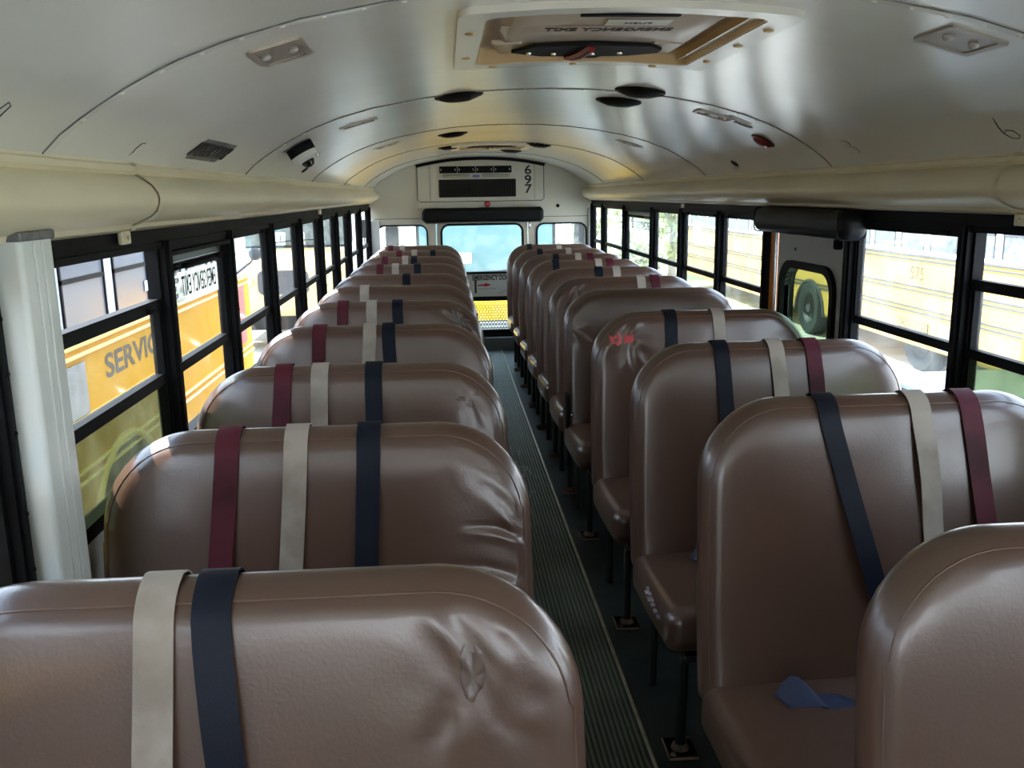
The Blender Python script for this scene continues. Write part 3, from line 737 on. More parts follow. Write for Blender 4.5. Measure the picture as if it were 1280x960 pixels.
for i, (side, Y, belts, desc) in enumerate(SEATS):
    sg = 1 if side == 'L' else -1; cx = LX if side == 'L' else RX
    adj = 'brown vinyl seat with ' + desc
    t = thing('bus_seat', adj, 'bus seat', (cx, Y, 0), 0, 'bus seats left of the aisle' if side == 'L' else 'bus seats right of the aisle')
    sp = SPEC.get(i, ())
    # meshes are mirror-free: aisle side of the frame is +x, flip by scaling the mesh copy
    me = ME_BACK if not sp else back_mesh('backrest', sp, 110 if i < 3 else 80, 70 if i < 3 else 50)
    b = link('backrest', me, t); link('piping', ME_PIPE, b); link('cushion', ME_CUSH, t)
    for nm, me in (('frame', ME_FRAME), ('leg', ME_LEG[0]), ('leg', ME_LEG[1])):
        key = nm + me.name + side
        if side == 'R':
            if key not in M:
                c = me.copy(); c.transform(Matrix.Scale(-1, 4, (1, 0, 0))); c.flip_normals(); M[key] = c
            me = M[key]
        o = link(nm, me, t)
        if nm == 'leg':
            k = 1 if key.split('leg')[1].startswith('.001') else 0
            pm = ME_PLATE[k]
            kk = 'plate%d' % k
            if side == 'R':
                if kk not in M:
                    c = pm.copy(); c.transform(Matrix.Scale(-1, 4, (1, 0, 0))); c.flip_normals(); M[kk] = c
                pm = M[kk]
            link('foot_plate', pm, o)
    for j, (c, x, sl) in enumerate(belts): belt(t, c, x - cx, sl, sp, i * 10 + j)
    if i == 0: o = patch(t, blob(.29, .975, .016, .036, 3, rough=.12), M['scuff'], sp, 'scuff_mark'); o['label'] = 'dark greyish scuff mark'
    if i == 2:
        for q in ((.305, .990, .013, .007), (.33, .975, .010, .010), (.345, 1.0, .007, .005)): patch(t, blob(*q, 5), M['scuff'], sp, 'scuff_mark')
    if i == 4: patch(t, blob(.32, .995, .036, .042, 9, rough=.8), M['gtape'], sp)
    if i == 16: patch(t, blob(-.25, 1.01, .024, .018, 12, rough=.6), M['gtape'], sp); patch(t, blob(-.33, 1.0, .016, .010, 2), M['scuff'], sp)
    if i == 14:
        patch(t, [(-0.370, 1.004), (-0.360, 0.969), (-0.337, 0.961), (-0.320, 0.966), (-0.318, 0.994), (-0.331, 1.014), (-0.337, 0.989), (-0.347, 1.004), (-0.353, 0.991)], M['rtape'], sp)['label'] = 'red tape patch'
        patch(t, [(-0.313, 0.969), (-0.283, 0.969), (-0.271, 0.982), (-0.275, 1.008), (-0.287, 1.016), (-0.289, 1.002), (-0.307, 1.004)], M['rtape'], sp)['label'] = 'red tape patch'
    if i == 15:
        m_ = MB(); m_.rbox((-.425, -.10, .42), (.016, .14, .36), .006, 2); sd = m_.ob('side_panel', M['blackm'], t, smooth=True)
        m_ = MB()
        for zz in (.50, .43, .36): m_.lathe((-.41, -.172, zz), [(.006, 0), (.005, .004), (0, .005)], (0, -1, 0), 8)
        m_.ob('rivet', M['chrome'], sd)
    if i in (12, 13, 14):                                           # crumpled navy belt end on the cushion
        m_ = MB(); vs = []; fs = []; n = 14
        x0 = {12: -.30, 13: -.28, 14: -.22}[i]
        for k in range(n + 1):
            u = k / n; x = x0 + .22 * u; h = .462 + .055 * math.sin(PI * min(1, u * 2.2)) * (1 - u) + .006 * math.sin(u * 14)
            vs += [Vector((x, -.20 - .03 * u, h)), Vector((x + .02, -.245 - .035 * u + .01 * math.sin(u * 9), .458 + .004 * math.sin(u * 8))), Vector((x + .02, -.242 - .035 * u, .4535)), Vector((x, -.197 - .03 * u, h - .004))]
        fs = [(0, 1, 2, 3), tuple(4 * n + k for k in (3, 2, 1, 0))]
        for k in range(n):
            for q in range(4): fs.append((4 * k + q, 4 * k + (q + 1) % 4, 4 * (k + 1) + (q + 1) % 4, 4 * (k + 1) + q))
        m_.add(vs, fs); o = m_.ob('seat_belt', mat('blue_webbing', (.022, .032, .075), .6), t, smooth=True, ang=60); o['label'] = 'crumpled blue belt end on the cushion'
    if i == 13:                                                     # torn, shiny cushion edge
        m_ = MB()
        for k in range(16):
            u = k / 15; x = -.435 + .012 * math.sin(k * 2.1); y = -.33 - .17 * u; w = .010 + .012 * random.random()
            m_.rbox((x, y, .425 - .01 * u + .004 * random.random()), (w, .020, .008), .003, 2)
        m_.ob('torn_edge', mat('torn_vinyl', (.30, .26, .30), .25), t, smooth=True)
    if i == 1:                                                      # orange bounce light built as a tube on the window-side edge
        m_ = MB(); L = [(-halfw(z) - .001, lean(z) + .012, z) for z in [.50 + .045 * k for k in range(9)]]
        m_.tube(L, .009, 6); m_.ob('bounce_glow', M['bounce'], t, smooth=True)

# ------------------------------------------------------------------ ceiling fittings
def basis(x):
    n = nrm(x); ux = Vector((-n.z, 0, n.x)).normalized(); return n, ux        # ux ~ +X along the skin
def ceil_fn(x0, y0):
    n, ux = basis(x0); c = Vector((x0, y0, zc(x0)))
    return lambda u, v, d: tuple(c + ux * u + Vector((0, 1, 0)) * v + n * d)
def at_ceiling(name, label, cat, x, y, group=None):
    t = thing(name, label, cat, (x, y, zc(x)), 0, group); return t, (lambda u, v, d, f=ceil_fn(x, y), o=Vector((x, y, zc(x))): tuple(Vector(f(u, v, d)) - o))
for (x, y, w, l, lab) in ((-.672, 1.875, .054, .088, 'recessed square dome light on the left, nearest the camera'), (.660, 1.79, .062, .075, 'recessed square dome light on the right, nearest the camera'),
                   (-.684, 3.62, .075, .050, 'recessed dome light between the first and second ceiling seams on the left'), (.669, 3.46, .075, .050, 'dome light beside the grey sticker on the right side of the ceiling'),
                   (-.678, 5.24, .075, .05, 'farther small dome light on the left side of the ceiling'), (.70, 5.20, .075, .05, 'farther small dome light on the right side of the ceiling')):
    t, f = at_ceiling('dome_light', lab, 'ceiling light', x, y, 'dome lights along the ceiling')
    m_ = MB(); m_.prism(rrect(-w, w, -l, l, .012), f, -.002, .005, [rrect(-w + .014, w - .014, -l + .012, l - .012, .01)]); m_.ob('bezel', M['alu'], t)
    m_ = MB(); m_.prism(rrect(-w + .014, w - .014, -l + .012, l - .012, .01), f, -.002, .002); m_.ob('reflector_plate', M['alu'], t)
    for u in (-.03, .025):
        m_ = MB(); n = nrm(x); m_.lathe(f(u, -.01, .002), [(.010, 0), (.011, .004), (.008, .008), (.0, .010)], n, 12); m_.ob('bulb', M['lens'], t, smooth=True)
for (x, y, lab) in ((-.30, 3.32, 'round black ceiling speaker left of centre, nearest the camera'), (.325, 3.19, 'round black ceiling speaker right of centre, nearer of the close pair'), (.315, 3.53, 'round black ceiling speaker right of centre, farther of the close pair'),
                    (-.302, 5.34, 'round black ceiling speaker left of centre, before the rear hatch'), (-.31, 6.75, 'round black ceiling speaker at the left edge of the rear hatch'), (.321, 6.55, 'round black ceiling speaker at the right edge of the rear hatch'), (.20, 7.6, 'small black ceiling speaker behind the rear hatch')):
    t, f = at_ceiling('ceiling_speaker', lab, 'speaker', x, y, 'black ceiling speakers'); n = nrm(x); R = .088
    m_ = MB(); m_.lathe((0, 0, 0), [(R, -.002), (R, .006), (R - .006, .010), (R - .014, .008)], n, 28); m_.ob('rim', M['black'], t, smooth=True)
    m_ = MB(); m_.lathe((0, 0, 0), [(R - .012, .004), (R - .02, .014), (R * .5, .022), (0, .025)], n, 28); m_.ob('grille', M['blackm'], t, smooth=True)
def hatch(name, label, x0, x1, y0, y1, big=True):
    t = thing(name, label, 'roof hatch', (0, (y0 + y1) / 2, 1.90)); O = Vector((0, (y0 + y1) / 2, 1.90))
    f = lambda u, v, d: tuple(Vector((u, v, zc(u) - d)) - O)
    def ring(outer, inner, d0, d1, seg=14):
        m_ = MB(); k = len(outer)
        vs = [f(*p, d0) for p in outer] + [f(*p, d1) for p in outer] + [f(*p, d1) for p in inner] + [f(*p, d0) for p in inner]
        for a in range(4):
            m_.add([], [])
        fs = []
        for i in range(k):
            j = (i + 1) % k
            fs += [(i, j, k + j, k + i), (k + i, k + j, 2 * k + j, 2 * k + i), (2 * k + i, 2 * k + j, 3 * k + j, 3 * k + i)]
        m_.add(vs, fs); return m_
    def dense(x0, x1, y0, y1, r, n=12):
        c = rrect(x0, x1, y0, y1, r, 4); out = []
        for i in range(len(c)):
            p, q = c[i], c[(i + 1) % len(c)]; d = math.hypot(q[0] - p[0], q[1] - p[1]); k = max(1, int(d / .05)) if d > .1 else 1
            if d > .1: k = n
            out += [(p[0] + (q[0] - p[0]) * s / k, p[1] + (q[1] - p[1]) * s / k) for s in range(k)]
        return out
    w = .055
    A = dense(x0, x1, y0, y1, .03); B = dense(x0 + w, x1 - w, y0 + w, y1 - w, .03)
    ring(A, B, -.004, .014).ob('frame', M['hatch'], t, smooth=True, ang=40)
    ring(B, dense(x0 + w + .004, x1 - w - .004, y0 + w + .004, y1 - w - .004, .03), -.075, .012).ob('well', M['tan'], t, smooth=True, ang=40)
    m_ = MB(); q = w + .006; S = 10
    xs_ = [x0 + q + (x1 - x0 - 2 * q) * i / S for i in range(S + 1)]
    rim = .05
    def lid(u, v):
        e = min(u - x0 - q, x1 - q - u, v - y0 - q, y1 - q - v); return -.030 + .026 * max(0, min(1, (e - .03) / .03))
    ux_ = sorted(set(xs_ + [x0 + q + .03, x0 + q + .06, x1 - q - .03, x1 - q - .06])); vy_ = sorted([y0 + q, y0 + q + .03, y0 + q + .06, (y0 + y1) / 2, y1 - q - .06, y1 - q - .03, y1 - q])
    vs = [f(u, v, lid(u, v)) for v in vy_ for u in ux_]; k = len(ux_)
    m_.add(vs, [(j * k + i, j * k + i + 1, (j + 1) * k + i + 1, (j + 1) * k + i) for j in range(len(vy_) - 1) for i in range(k - 1)])
    L = m_.ob('lid', M['hatchlid'], t, smooth=True, ang=50)
    cy = y1 - q - .125
    m_ = MB(); pts = [(-.13, cy - .085), (.0, cy - .105), (.16, cy - .085), (.20, cy - .03), (.20, cy + .02), (.13, cy + .065), (.06, cy + .068), (.05, cy + .10), (-.02, cy + .102), (-.03, cy + .07), (-.10, cy + .068), (-.18, cy + .01)]
    g = lambda u, v, d: tuple(Vector((u, v, 1.905 - d)) - O)
    m_.prism(pts, g, 0, .008); p = m_.ob('latch_plate', M['blackm'], t)
    for u, v in ((-.135, cy + .01), (-.07, cy + .02), (.03, cy + .02), (.10, cy + .01)):
        m_ = MB(); m_.lathe(g(u, v, .008), [(.008, 0), (.007, .004), (0, .005)], (0, 0, -1), 10); m_.ob('screw', M['chrome'], p, smooth=True)
    m_ = MB(); m_.tube([g(.01, cy - .09, .010), g(-.005, cy - .01, .014), g(-.02, cy + .035, .014), g(-.035, cy + .06, .012)], [.012, .012, .010, .006], 8); m_.ob('release_handle', M['red'], t, smooth=True)
    if big:
        m_ = MB(); m_.box(-.225, .20, -.105, -.04, 1.9055 - 1.90, 1.9065 - 1.90); 
        st = m_.ob('exit_sticker', M['tandecal'], L)
        text('EMERGENCY EXIT', .052, M['ink'], (.02, -.072, .0048), (-1, 0, 0), (0, -1, 0), st, wide=.70, bold=.0010)
        m_ = MB(); m_.box(.0, .14, -.185, -.125, .004, .0055); st = m_.ob('torn_sticker', M['decal'], L)
        text('PUSH', .026, M['greyink'], (.07, -.155, .0035), (-1, 0, 0), (0, -1, 0), st)
        for sx in (-1, 1):
            m_ = MB(); m_.rbox((sx * .20, .10, .006), (.075, .016, .012), .005, 2); m_.ob('rib', M['hatchlid'], L, smooth=True)
        m_ = MB(); m_.box(-.08, .12, y0 + w + .006 - O.y, y0 + w + .022 - O.y, -.012, .03); m_.ob('dark_gap', M['blackm'], L)  # black bar paints in the shaded gap of the ajar lid
        for sx, sy in ((-.22, y1 - .027), (0, y1 - .027), (.22, y1 - .027), (x1 - .027, y0 + .15), (x1 - .027, y0 + .35), (x1 - .027, y0 + .6), (x0 + .027, y0 + .2), (x0 + .027, y0 + .55)):
            m_ = MB(); m_.lathe(f(sx, sy, .0125), [(.013, 0), (.010, .005), (0, .007)], (0, 0, -1), 10); m_.ob('screw_cover', M['tan'], t, smooth=True)
    return t
hatch('roof_hatch', 'large white framed emergency roof hatch with upside-down lettering above the aisle', -.325, .358, 1.80, 2.575)
hatch('roof_hatch', 'distant cream roof hatch with black latch near the rear wall', -.30, .30, 6.55, 7.25, False)
# camera dome
t, f = at_ceiling('security_camera', 'small black and white dome camera on the left side of the ceiling', 'camera', -.90, 3.50)
n = nrm(-.895)
m_ = MB(); m_.prism(rrect(-.062, .062, -.085, .05, .01), f, -.001, .002); m_.ob('mount_plate', M['greyink'], t)
m_ = MB(); m_.lathe((0, 0, 0), [(.052, 0), (.052, .035), (.046, .037)], n, 24); m_.ob('housing', M['blackm'], t, smooth=True)
m_ = MB(); m_.lathe((0, 0, 0), [(.050, .036), (.050, .055), (.030, .064), (0, .065)], n, 24); m_.ob('collar', mat('camera_white', (.75, .75, .70), .4), t, smooth=True)
m_ = MB(); m_.lathe((0, 0, 0), [(.024, .060), (.026, .070), (.018, .084), (0, .089)], n, 18); m_.ob('lens', mat('lens_black', (.01, .01, .012), .08), t, smooth=True)
m_ = MB(); m_.lathe(f(.045, -.0, .062), [(.007, 0), (.006, .007), (0, .009)], n, 10); m_.ob('screw', M['chrome'], t, smooth=True)
for x, y, lab in ((-1.0, 4.30, 'small black oval hole in the ceiling below the dome camera'), (1.0, 4.22, 'small black oval hole in the ceiling below the red lens')):
    t, f = at_ceiling('vent_plug', lab, 'plug', x, y)
    m_ = MB(); m_.lathe((0, 0, 0), [(.022, -.001), (.021, .004), (.014, .007), (0, .007)], nrm(x), 16); m_.ob('cap', M['blackm'], t, smooth=True)
t, f = at_ceiling('warning_lens', 'dark red oval lens on the right side of the ceiling', 'light', .895, 3.55); n = nrm(.895)
m_ = MB(); vs = []
m_.lathe((0, 0, 0), [(.050, -.001), (.050, .004), (.044, .006)], n, 24); m_.ob('rim', M['blackm'], t, smooth=True)
m_ = MB(); m_.lathe((0, 0, 0), [(.045, .004), (.038, .014), (.02, .021), (0, .023)], n, 24); m_.ob('lens', M['red'], t, smooth=True)
# stickers on the ceiling
n_, ux_ = basis(-.97); t, f = at_ceiling('ceiling_sticker', 'worn grey sticker with black lettering above the left windows', 'sticker', -.997, 2.62)
m_ = MB(); m_.prism([(-.05, -.18), (.045, -.18), (.045, .16), (-.05, .12)], f, -.001, .0012); m_.ob('backing', M['greyink'], t)
n_, ux_ = basis(-.985)
text('EMERGENCY DOOR', .070, M['ink'], Vector(f(-.003, -.02, .0016)), (0, 1, 0), ux_, t, wide=.58, bold=.0025)
m_ = MB(); m_.prism([(.055, -.02), (.10, -.02), (.10, .13), (.055, .11)], f, -.001, .0012); m_.ob('blank_plate', mat('dark_grey_plate', (.10, .11, .10), .45), t)
t, f = at_ceiling('ceiling_sticker', 'faded pale sticker beside the red lens on the right ceiling', 'sticker', .735, 3.42); n_, ux_ = basis(.735)
m_ = MB(); m_.prism(rrect(-.085, .085, -.06, .06, .004), f, -.001, .0012); m_.ob('backing', M['decal'], t)
m_ = MB(); m_.prism(rrect(-.085, .085, .0, .055, .003), f, .0012, .0018); m_.ob('faded_band', mat('faded_band', (.27, .28, .24), .5), t)
text('EMERGENCY DOOR', .03, M['greyink'], Vector(f(0, .027, .0022)), ux_, (0, 1, 0), t, wide=.6)
for ch, x, y, sz, lab in (('6', .985, 2.13, .085, 'handwritten black number six near the right edge of the ceiling'), ('3', .985, 2.95, .075, 'faint handwritten three on the right side of the ceiling'), ('5', -1.03, 2.04, .06, 'handwritten five on the left side of the ceiling'), ('0', -1.0, 1.40, .06, 'handwritten mark cut off by the left frame edge')):
    n_, ux_ = basis(x)
    yd = (-ux_ if x > 0 else ux_)
    strokes = {'6': [(.35, 1), (.1, .6), (0, .3), (.1, .05), (.35, 0), (.55, .12), (.5, .35), (.25, .42), (.05, .3)], '3': [(0, 1), (.4, .9), (.35, .65), (.1, .55), (.45, .4), (.4, .1), (.1, 0)],
               '5': [(.7, 1), (.4, .95), (.35, .7), (.45, .5), (.35, .2), (.05, 0), (-.1, .1)], '0': [(0, .5), (.1, .9), (.35, .8), (.4, .4), (.2, .1), (0, .5)]}[ch]
    m_ = MB(); c = onceil(x, y)
    P = []
    for a, b in zip(strokes, strokes[1:]):
        for k in range(4): P.append((a[0] + (b[0] - a[0]) * k / 4, a[1] + (b[1] - a[1]) * k / 4))
    P.append(strokes[-1])
    XD = Vector((0, 1, 0)) * (-1 if x < 0 else 1)
    if x < 0: XD = Vector((0, 1, 0))
    if x > 0: XD = Vector((0, -1, 0)); 
    pts = [c + n_ * .0008 + XD * (p[0] - .3) * sz + yd * (p[1] - .5) * sz for p in P]
    m_.tube(pts, (.0012 if ch == '6' else .0009), 5)
    o = m_.ob('pen_number', M['ink'] if ch != '3' else mat('faint_red_ink', (.20, .08, .06), .5), smooth=True); tag(o, lab, 'writing')

# ------------------------------------------------------------------ OUTSIDE
m_ = MB(); m_.add([(-90, -60, GZ), (90, -60, GZ), (90, 120, GZ), (-90, 120, GZ)], [(0, 1, 2, 3)]); struct(m_.ob('ground', M['ground']), 'pale asphalt yard around the bus')
m_ = MB(); m_.add([(8.6, 14, GZ + .02), (60, 5, GZ + .02), (60, 100, GZ + .02), (3.2, 100, GZ + .02), (3.2, 27, GZ + .02)], [(0, 1, 2, 3, 4)]); tag(m_.ob('grass_verge', M['grass']), 'dry grass strip beyond the yard on the right', 'grass', kind='stuff')

def bus_profile(X0, X1):
    c = (X0 + X1) / 2; h = (X1 - X0) / 2; out = [(X0 + .06, -.50), (X0, -.44), (X0, 1.48)]
    for i in range(1, 12):
        a = PI - PI * i / 12; out.append((c + h * math.copysign(abs(math.cos(a)) ** .7, math.cos(a)), 1.48 + .60 * math.sin(a) ** .75))
    return out + [(X1, 1.48), (X1, -.44), (X1 - .06, -.50)]
def wheel(parent, x, y, s, r=.47, z=None):
    z = GZ + r if z is None else z
    m_ = MB(); m_.lathe((x, y, z), [(r * .55, .0), (r * .62, .03), (r * .94, .035), (r, .0), (r, -.2), (r * .6, -.22)], (s, 0, 0), 32); w = m_.ob('wheel', M['tyre'], parent, smooth=True, ang=50)
    m_ = MB(); m_.lathe((x, y, z), [(0, .035), (r * .16, .03), (r * .20, -.03), (r * .42, -.06), (r * .56, .02)], (s, 0, 0), 24); m_.ob('hub', M['hub'], w, smooth=True, ang=50)
def side_bus(label, X0, X1, y0, y1, face, wins, wheels, yel, railm, postm, winm, pitch=.79, dz=0.):
    """face = +1: its +X side looks at us; wins = first pillar y"""
    t = thing('school_bus', label, 'bus', ((X0 + X1) / 2, (y0 + y1) / 2, GZ)); O = Vector(t.location)
    R = lambda x, y, z: Vector((x, y, z + dz)) - O
    m_ = MB(); P = bus_profile(X0, X1)
    m_.prism(P, lambda u, v, d: tuple(R(u, d, v)), y0, y1); m_.ob('body', yel, t, smooth=True, ang=35)
    m_ = MB(); top = [p for p in P if p[1] >= 1.48]; c = (X0 + X1) / 2
    m_.prism([(c + (u - c) * 1.012, v + .01) for u, v in top], lambda u, v, d: tuple(R(u, d, v)), y0 - .01, y1 + .01); m_.ob('roof', M['buswhite'], t, smooth=True, ang=35)
    X = X1 if face > 0 else X0
    for (za, zb) in ((.765, .735), (.705, .680), (.345, .318), (.285, .262), (.055, .030), (-.005, -.03)):
        m_ = MB(); m_.rbox(tuple(R(X, (y0 + y1) / 2, (za + zb) / 2)), (.045, y1 - y0 - .04, abs(za - zb)), .010, 2); m_.ob('rub_rail', railm, t, smooth=True)
    m_ = MB(); m_.box(*(R(X - .012, 0, 0).x, R(X + .012, 0, 0).x), y0 + .05 - O.y, y1 - .05 - O.y, .775 + dz - O.z, 1.475 + dz - O.z); m_.ob('window_band', postm, t)
    y = wins
    while y + pitch < y1 - .1:
        if y > y0 + .05:
            a, b = y + .075, y + pitch - .075
            m_ = MB(); q = lambda e0, e1, ya, yb, za, zb: m_.box(R(X + face * e0, 0, 0).x, R(X + face * e1, 0, 0).x, ya - O.y, yb - O.y, za + dz - O.z, zb + dz - O.z)
            q(.005, .016, a, b, .83, 1.42); w = m_.ob('window', winm, t)
            m_ = MB(); q(.012, .024, a, b, 1.10, 1.125); q(.012, .024, a, a + .018, .83, 1.42); q(.012, .024, b - .018, b, .83, 1.42); m_.ob('window_frame', M['black'] if postm != M['buswhite'] else M['grille'], w)
        y += pitch
    for wy in wheels:
        if wy == 12.04:
            wheel(t, R(X - face * .22, wy, 0).x, wy - O.y, face, z=GZ + .45 - O.z); continue
        m_ = MB(); arc = [(wy + .62 * math.cos(PI * k / 20), -.50 + .58 * math.sin(PI * k / 20)) for k in range(21)]
        m_.prism(arc, lambda u, v, d: tuple(R(X + face * d, u, v)), 0, .010); m_.ob('wheel_well', M['blackm'], t)
        m_ = MB(); m_.tube([R(X + face * .012, u, v) for u, v in arc], .026, 8); m_.ob('fender_lip', railm if railm != M['black'] else yel, t, smooth=True)
        wheel(t, R(X + face * .0, wy, 0).x, wy - O.y, face, z=GZ + .47 - O.z)
    return t, R
# bus on the left
t, R = side_bus('yellow school bus with SERVICES lettering parked close along the left windows', -4.85, -2.45, -5.5, 9.6, 1, -4.60, (5.68, -2.5), M['yellow'], M['ylight'], M['postw'], M['busglass'])
text('SERVICES', .205, M['ink'], R(-2.447, 6.84, .545), (0, 1, 0), (0, 0, 1), t, align='RIGHT', wide=1.60, bold=.004)
m_ = MB(); m_.rbox(tuple(R(-2.44, 4.93, .50)), (.012, .50, .30), .004, 2); m_.ob('grey_panel', mat('grey_body_patch', (.30, .30, .29), .5, var=((.18, .18, .18), 9, .8)), t, smooth=True)
m_ = MB(); m_.rbox(tuple(R(-2.44, 9.18, .40)), (.012, .26, .60), .004, 2); m_.ob('red_stripe', mat('faded_red', (.55, .08, .09), .5), t, smooth=True)
m_ = MB(); m_.tube([R(-2.45, 9.0, .80), R(-2.30, 9.1, .92), R(-2.25, 9.1, 1.0)], .012, 6); m_.lathe(R(-2.25, 9.1, 1.00), [(0, .04), (.045, .03), (.065, .0), (.06, -.02)], (0.2, -1, 0), 20); m_.ob('mirror', M['grille'], t, smooth=True)
m_ = MB(); m_.box(R(-2.43, 0, 0).x, R(-2.425, 0, 0).x, 6.30 - R(0, 0, 0).y * -1 * 0 - t.location.y, 6.46 - t.location.y, .93 - t.location.z, 1.0 - t.location.z); m_.ob('window_sticker', M['decal'], t)
# bus on the right
t, R = side_bus('sunlit yellow school bus with faded number parked across from the right windows', 6.1, 8.5, 9.1, 24.0, -1, 9.3, (12.04, 15.5), M['yellowr'], M['grille'], M['buswhite'], M['busglass2'], dz=-.12)
text('575', .26, mat('faded_number', (.06, .05, .03), .5), R(6.097, 11.9, .50), (0, -1, 0), (0, 0, 1), t, wide=1.0)
m_ = MB(); m_.rbox(tuple(R(6.09, 11.9, -.22)), (.02, .80, .17), .02, 2); m_.ob('vent_panel', mat('blotchy_black', (.02, .02, .02), .6, var=((.3, .22, .08), 40, .8)), t, smooth=True)
m_ = MB(); m_.rbox(tuple(R(6.09, 10.8, -.28)), (.02, .80, .34), .01, 2); m_.ob('compartment_door', mat('grey_door', (.22, .24, .24), .5), t, smooth=True)
m_ = MB(); m_.box(R(6.07, 0, 0).x, R(6.13, 0, 0).x, 9.35 - t.location.y, 9.47 - t.location.y, -.5 - t.location.z, .75 - t.location.z); m_.ob('edge_strip', M['orange'], t)
# front-facing buses
def front_bus(label, cx, yf, wm, rw=.95, placards=(), roofz=2.05, hz=.42, sh=0., group=None, wz=(.46, 1.42), bodym=None, hoodm=None, gz=0., barm=None):
    t = thing('school_bus', label, 'bus', (cx, yf + 4, GZ)); O = Vector(t.location); R = lambda x, y, z: Vector((x + cx, y, z)) - O
    m_ = MB(); m_.prism(bus_profile(-1.2, 1.2), lambda u, v, d: tuple(R(u, d, v)), yf, yf + 9); m_.ob('body', bodym or M['yellow'], t, smooth=True, ang=35)
    m_ = MB(); m_.prism(rrect(-rw, rw, wz[0], wz[1], .10), lambda u, v, d: tuple(R(u, yf - d, v)), 0, .02); w = m_.ob('windshield', wm, t)
    m_ = MB(); m_.prism(rrect(-rw - .04, rw + .04, wz[0] - .04, wz[1] + .04, .13), lambda u, v, d: tuple(R(u, yf - d, v)), 0, .03, [rrect(-rw, rw, wz[0], wz[1], .10)]); m_.ob('windshield_seal', M['blackm'], w)
    m_ = MB(); m_.tube([R(-.5, yf - .04, wz[0] + .03), R(-.1, yf - .05, wz[0] + .08), R(.35, yf - .05, wz[0] + .10)], .010, 6); m_.ob('wiper', M['blackm'], w)
    # hood
    m_ = MB(); y1 = yf - 1.35; sec = [(y1, .66, hz - .22), (y1 + .12, .74, hz - .12), (yf - .5, .88, hz - .04), (yf, .98, hz)]
    vs = []; k = 11
    for (y, w2, zt) in sec:
        prof = [(-w2, -.45), (-w2, zt - .16), (-w2 + .05, zt - .06), (-w2 + .16, zt - .01), (-w2 * .4, zt + .03), (0, zt + .04)]
        prof = prof + [(-a, b) for a, b in reversed(prof[:-1])]
        vs += [R(a, y, b) for a, b in prof]
    fs = [tuple(range(k))] + [(i * k + j, i * k + (j + 1) % k, (i + 1) * k + (j + 1) % k, (i + 1) * k + j) for i in range(3) for j in range(k)]
    m_.add(vs, fs); m_.ob('hood', hoodm or M['yellow'], t, smooth=True, ang=50)
    m_ = MB(); m_.prism(rrect(-.42, .42, hz - .66 + gz, hz - .26 + gz, .10), lambda u, v, d: tuple(R(u, y1 - d, v)), 0, .02); g = m_.ob('grille', M['grille'], t)
    m_ = MB()
    for i in range(9): m_.box(R(-.36, 0, 0).x, R(.36, 0, 0).x, y1 - .028 - O.y, y1 - .018 - O.y, hz - .62 + gz + i * .040 - O.z, hz - .598 + gz + i * .040 - O.z)
    m_.ob('grille_bars', barm or M['grille'], g)
    for sx in (-.60, .60):
        m_ = MB(); m_.lathe(R(sx, y1 - .005, hz - .42), [(.10, 0), (.10, .03), (.085, .035), (0, .045)], (0, -1, 0), 20); m_.ob('headlight', M['lens'], t, smooth=True)
        m_ = MB(); m_.rbox(tuple(R(sx * 1.62, yf - .7, -.28)), (.42, 1.15, .46), .12, 4); m_.ob('fender', hoodm or M['yellow'], t, smooth=True)
        wheel(t, R(sx * 1.9, 0, 0).x, yf - .7 - O.y, 1 if sx > 0 else -1, z=GZ + .47 - O.z)
    m_ = MB(); m_.rbox(tuple(R(0, y1 - .12, -.50)), (2.3, .12, .22), .03, 3); m_.ob('bumper', M['black'], t, smooth=True)
    m_ = MB()
    for sx in (-1.28, 1.28): m_.tube([R(sx * .85, yf, .55), R(sx, yf - .25, .65), R(sx, yf - .3, .95)], .012, 6); m_.rbox(tuple(R(sx, yf - .32, .98)), (.18, .05, .32), .03, 3)
    m_.ob('mirror', M['black'], t, smooth=True)
    for (px, pz, pw, ph, ch) in placards:
        m_ = MB(); m_.rbox(tuple(R(px, yf - .028, pz)), (pw, .01, ph), .004, 2); p = m_.ob('placard', M['buswhite'], t, smooth=True)
        if ch: text(ch, ph * .8, M['ink'], R(px, yf - .036, pz), (1, 0, 0), (0, 0, 1), p)
    return t
front_bus('yellow bus with teal windshield parked nose-on behind the rear door', .20, 12.6, M['wshield'], .93, [(-.33, .68, .24, .15, '')], wz=(.40, 1.50), hz=.36, bodym=M['buswhite'], gz=-.12, barm=M['lens'])  # white cab colour stands in for overexposure around the windshield
front_bus('yellow bus with numbered windshield cards facing us beyond the left windows', -3.08, 16.5, M['busglass2'], 1.0, [(-.25, .82, .20, .22, '4'), (.10, .82, .18, .22, '2')], hz=.62, wz=(.70, 1.50), bodym=M['buswhite'], hoodm=M['ypale'])
front_bus('second facing bus farther back beyond the left windows', -6.2, 18.5, M['busglass2'], 1.0, [], hz=.46, bodym=M['buswhite'], hoodm=M['ypale'])

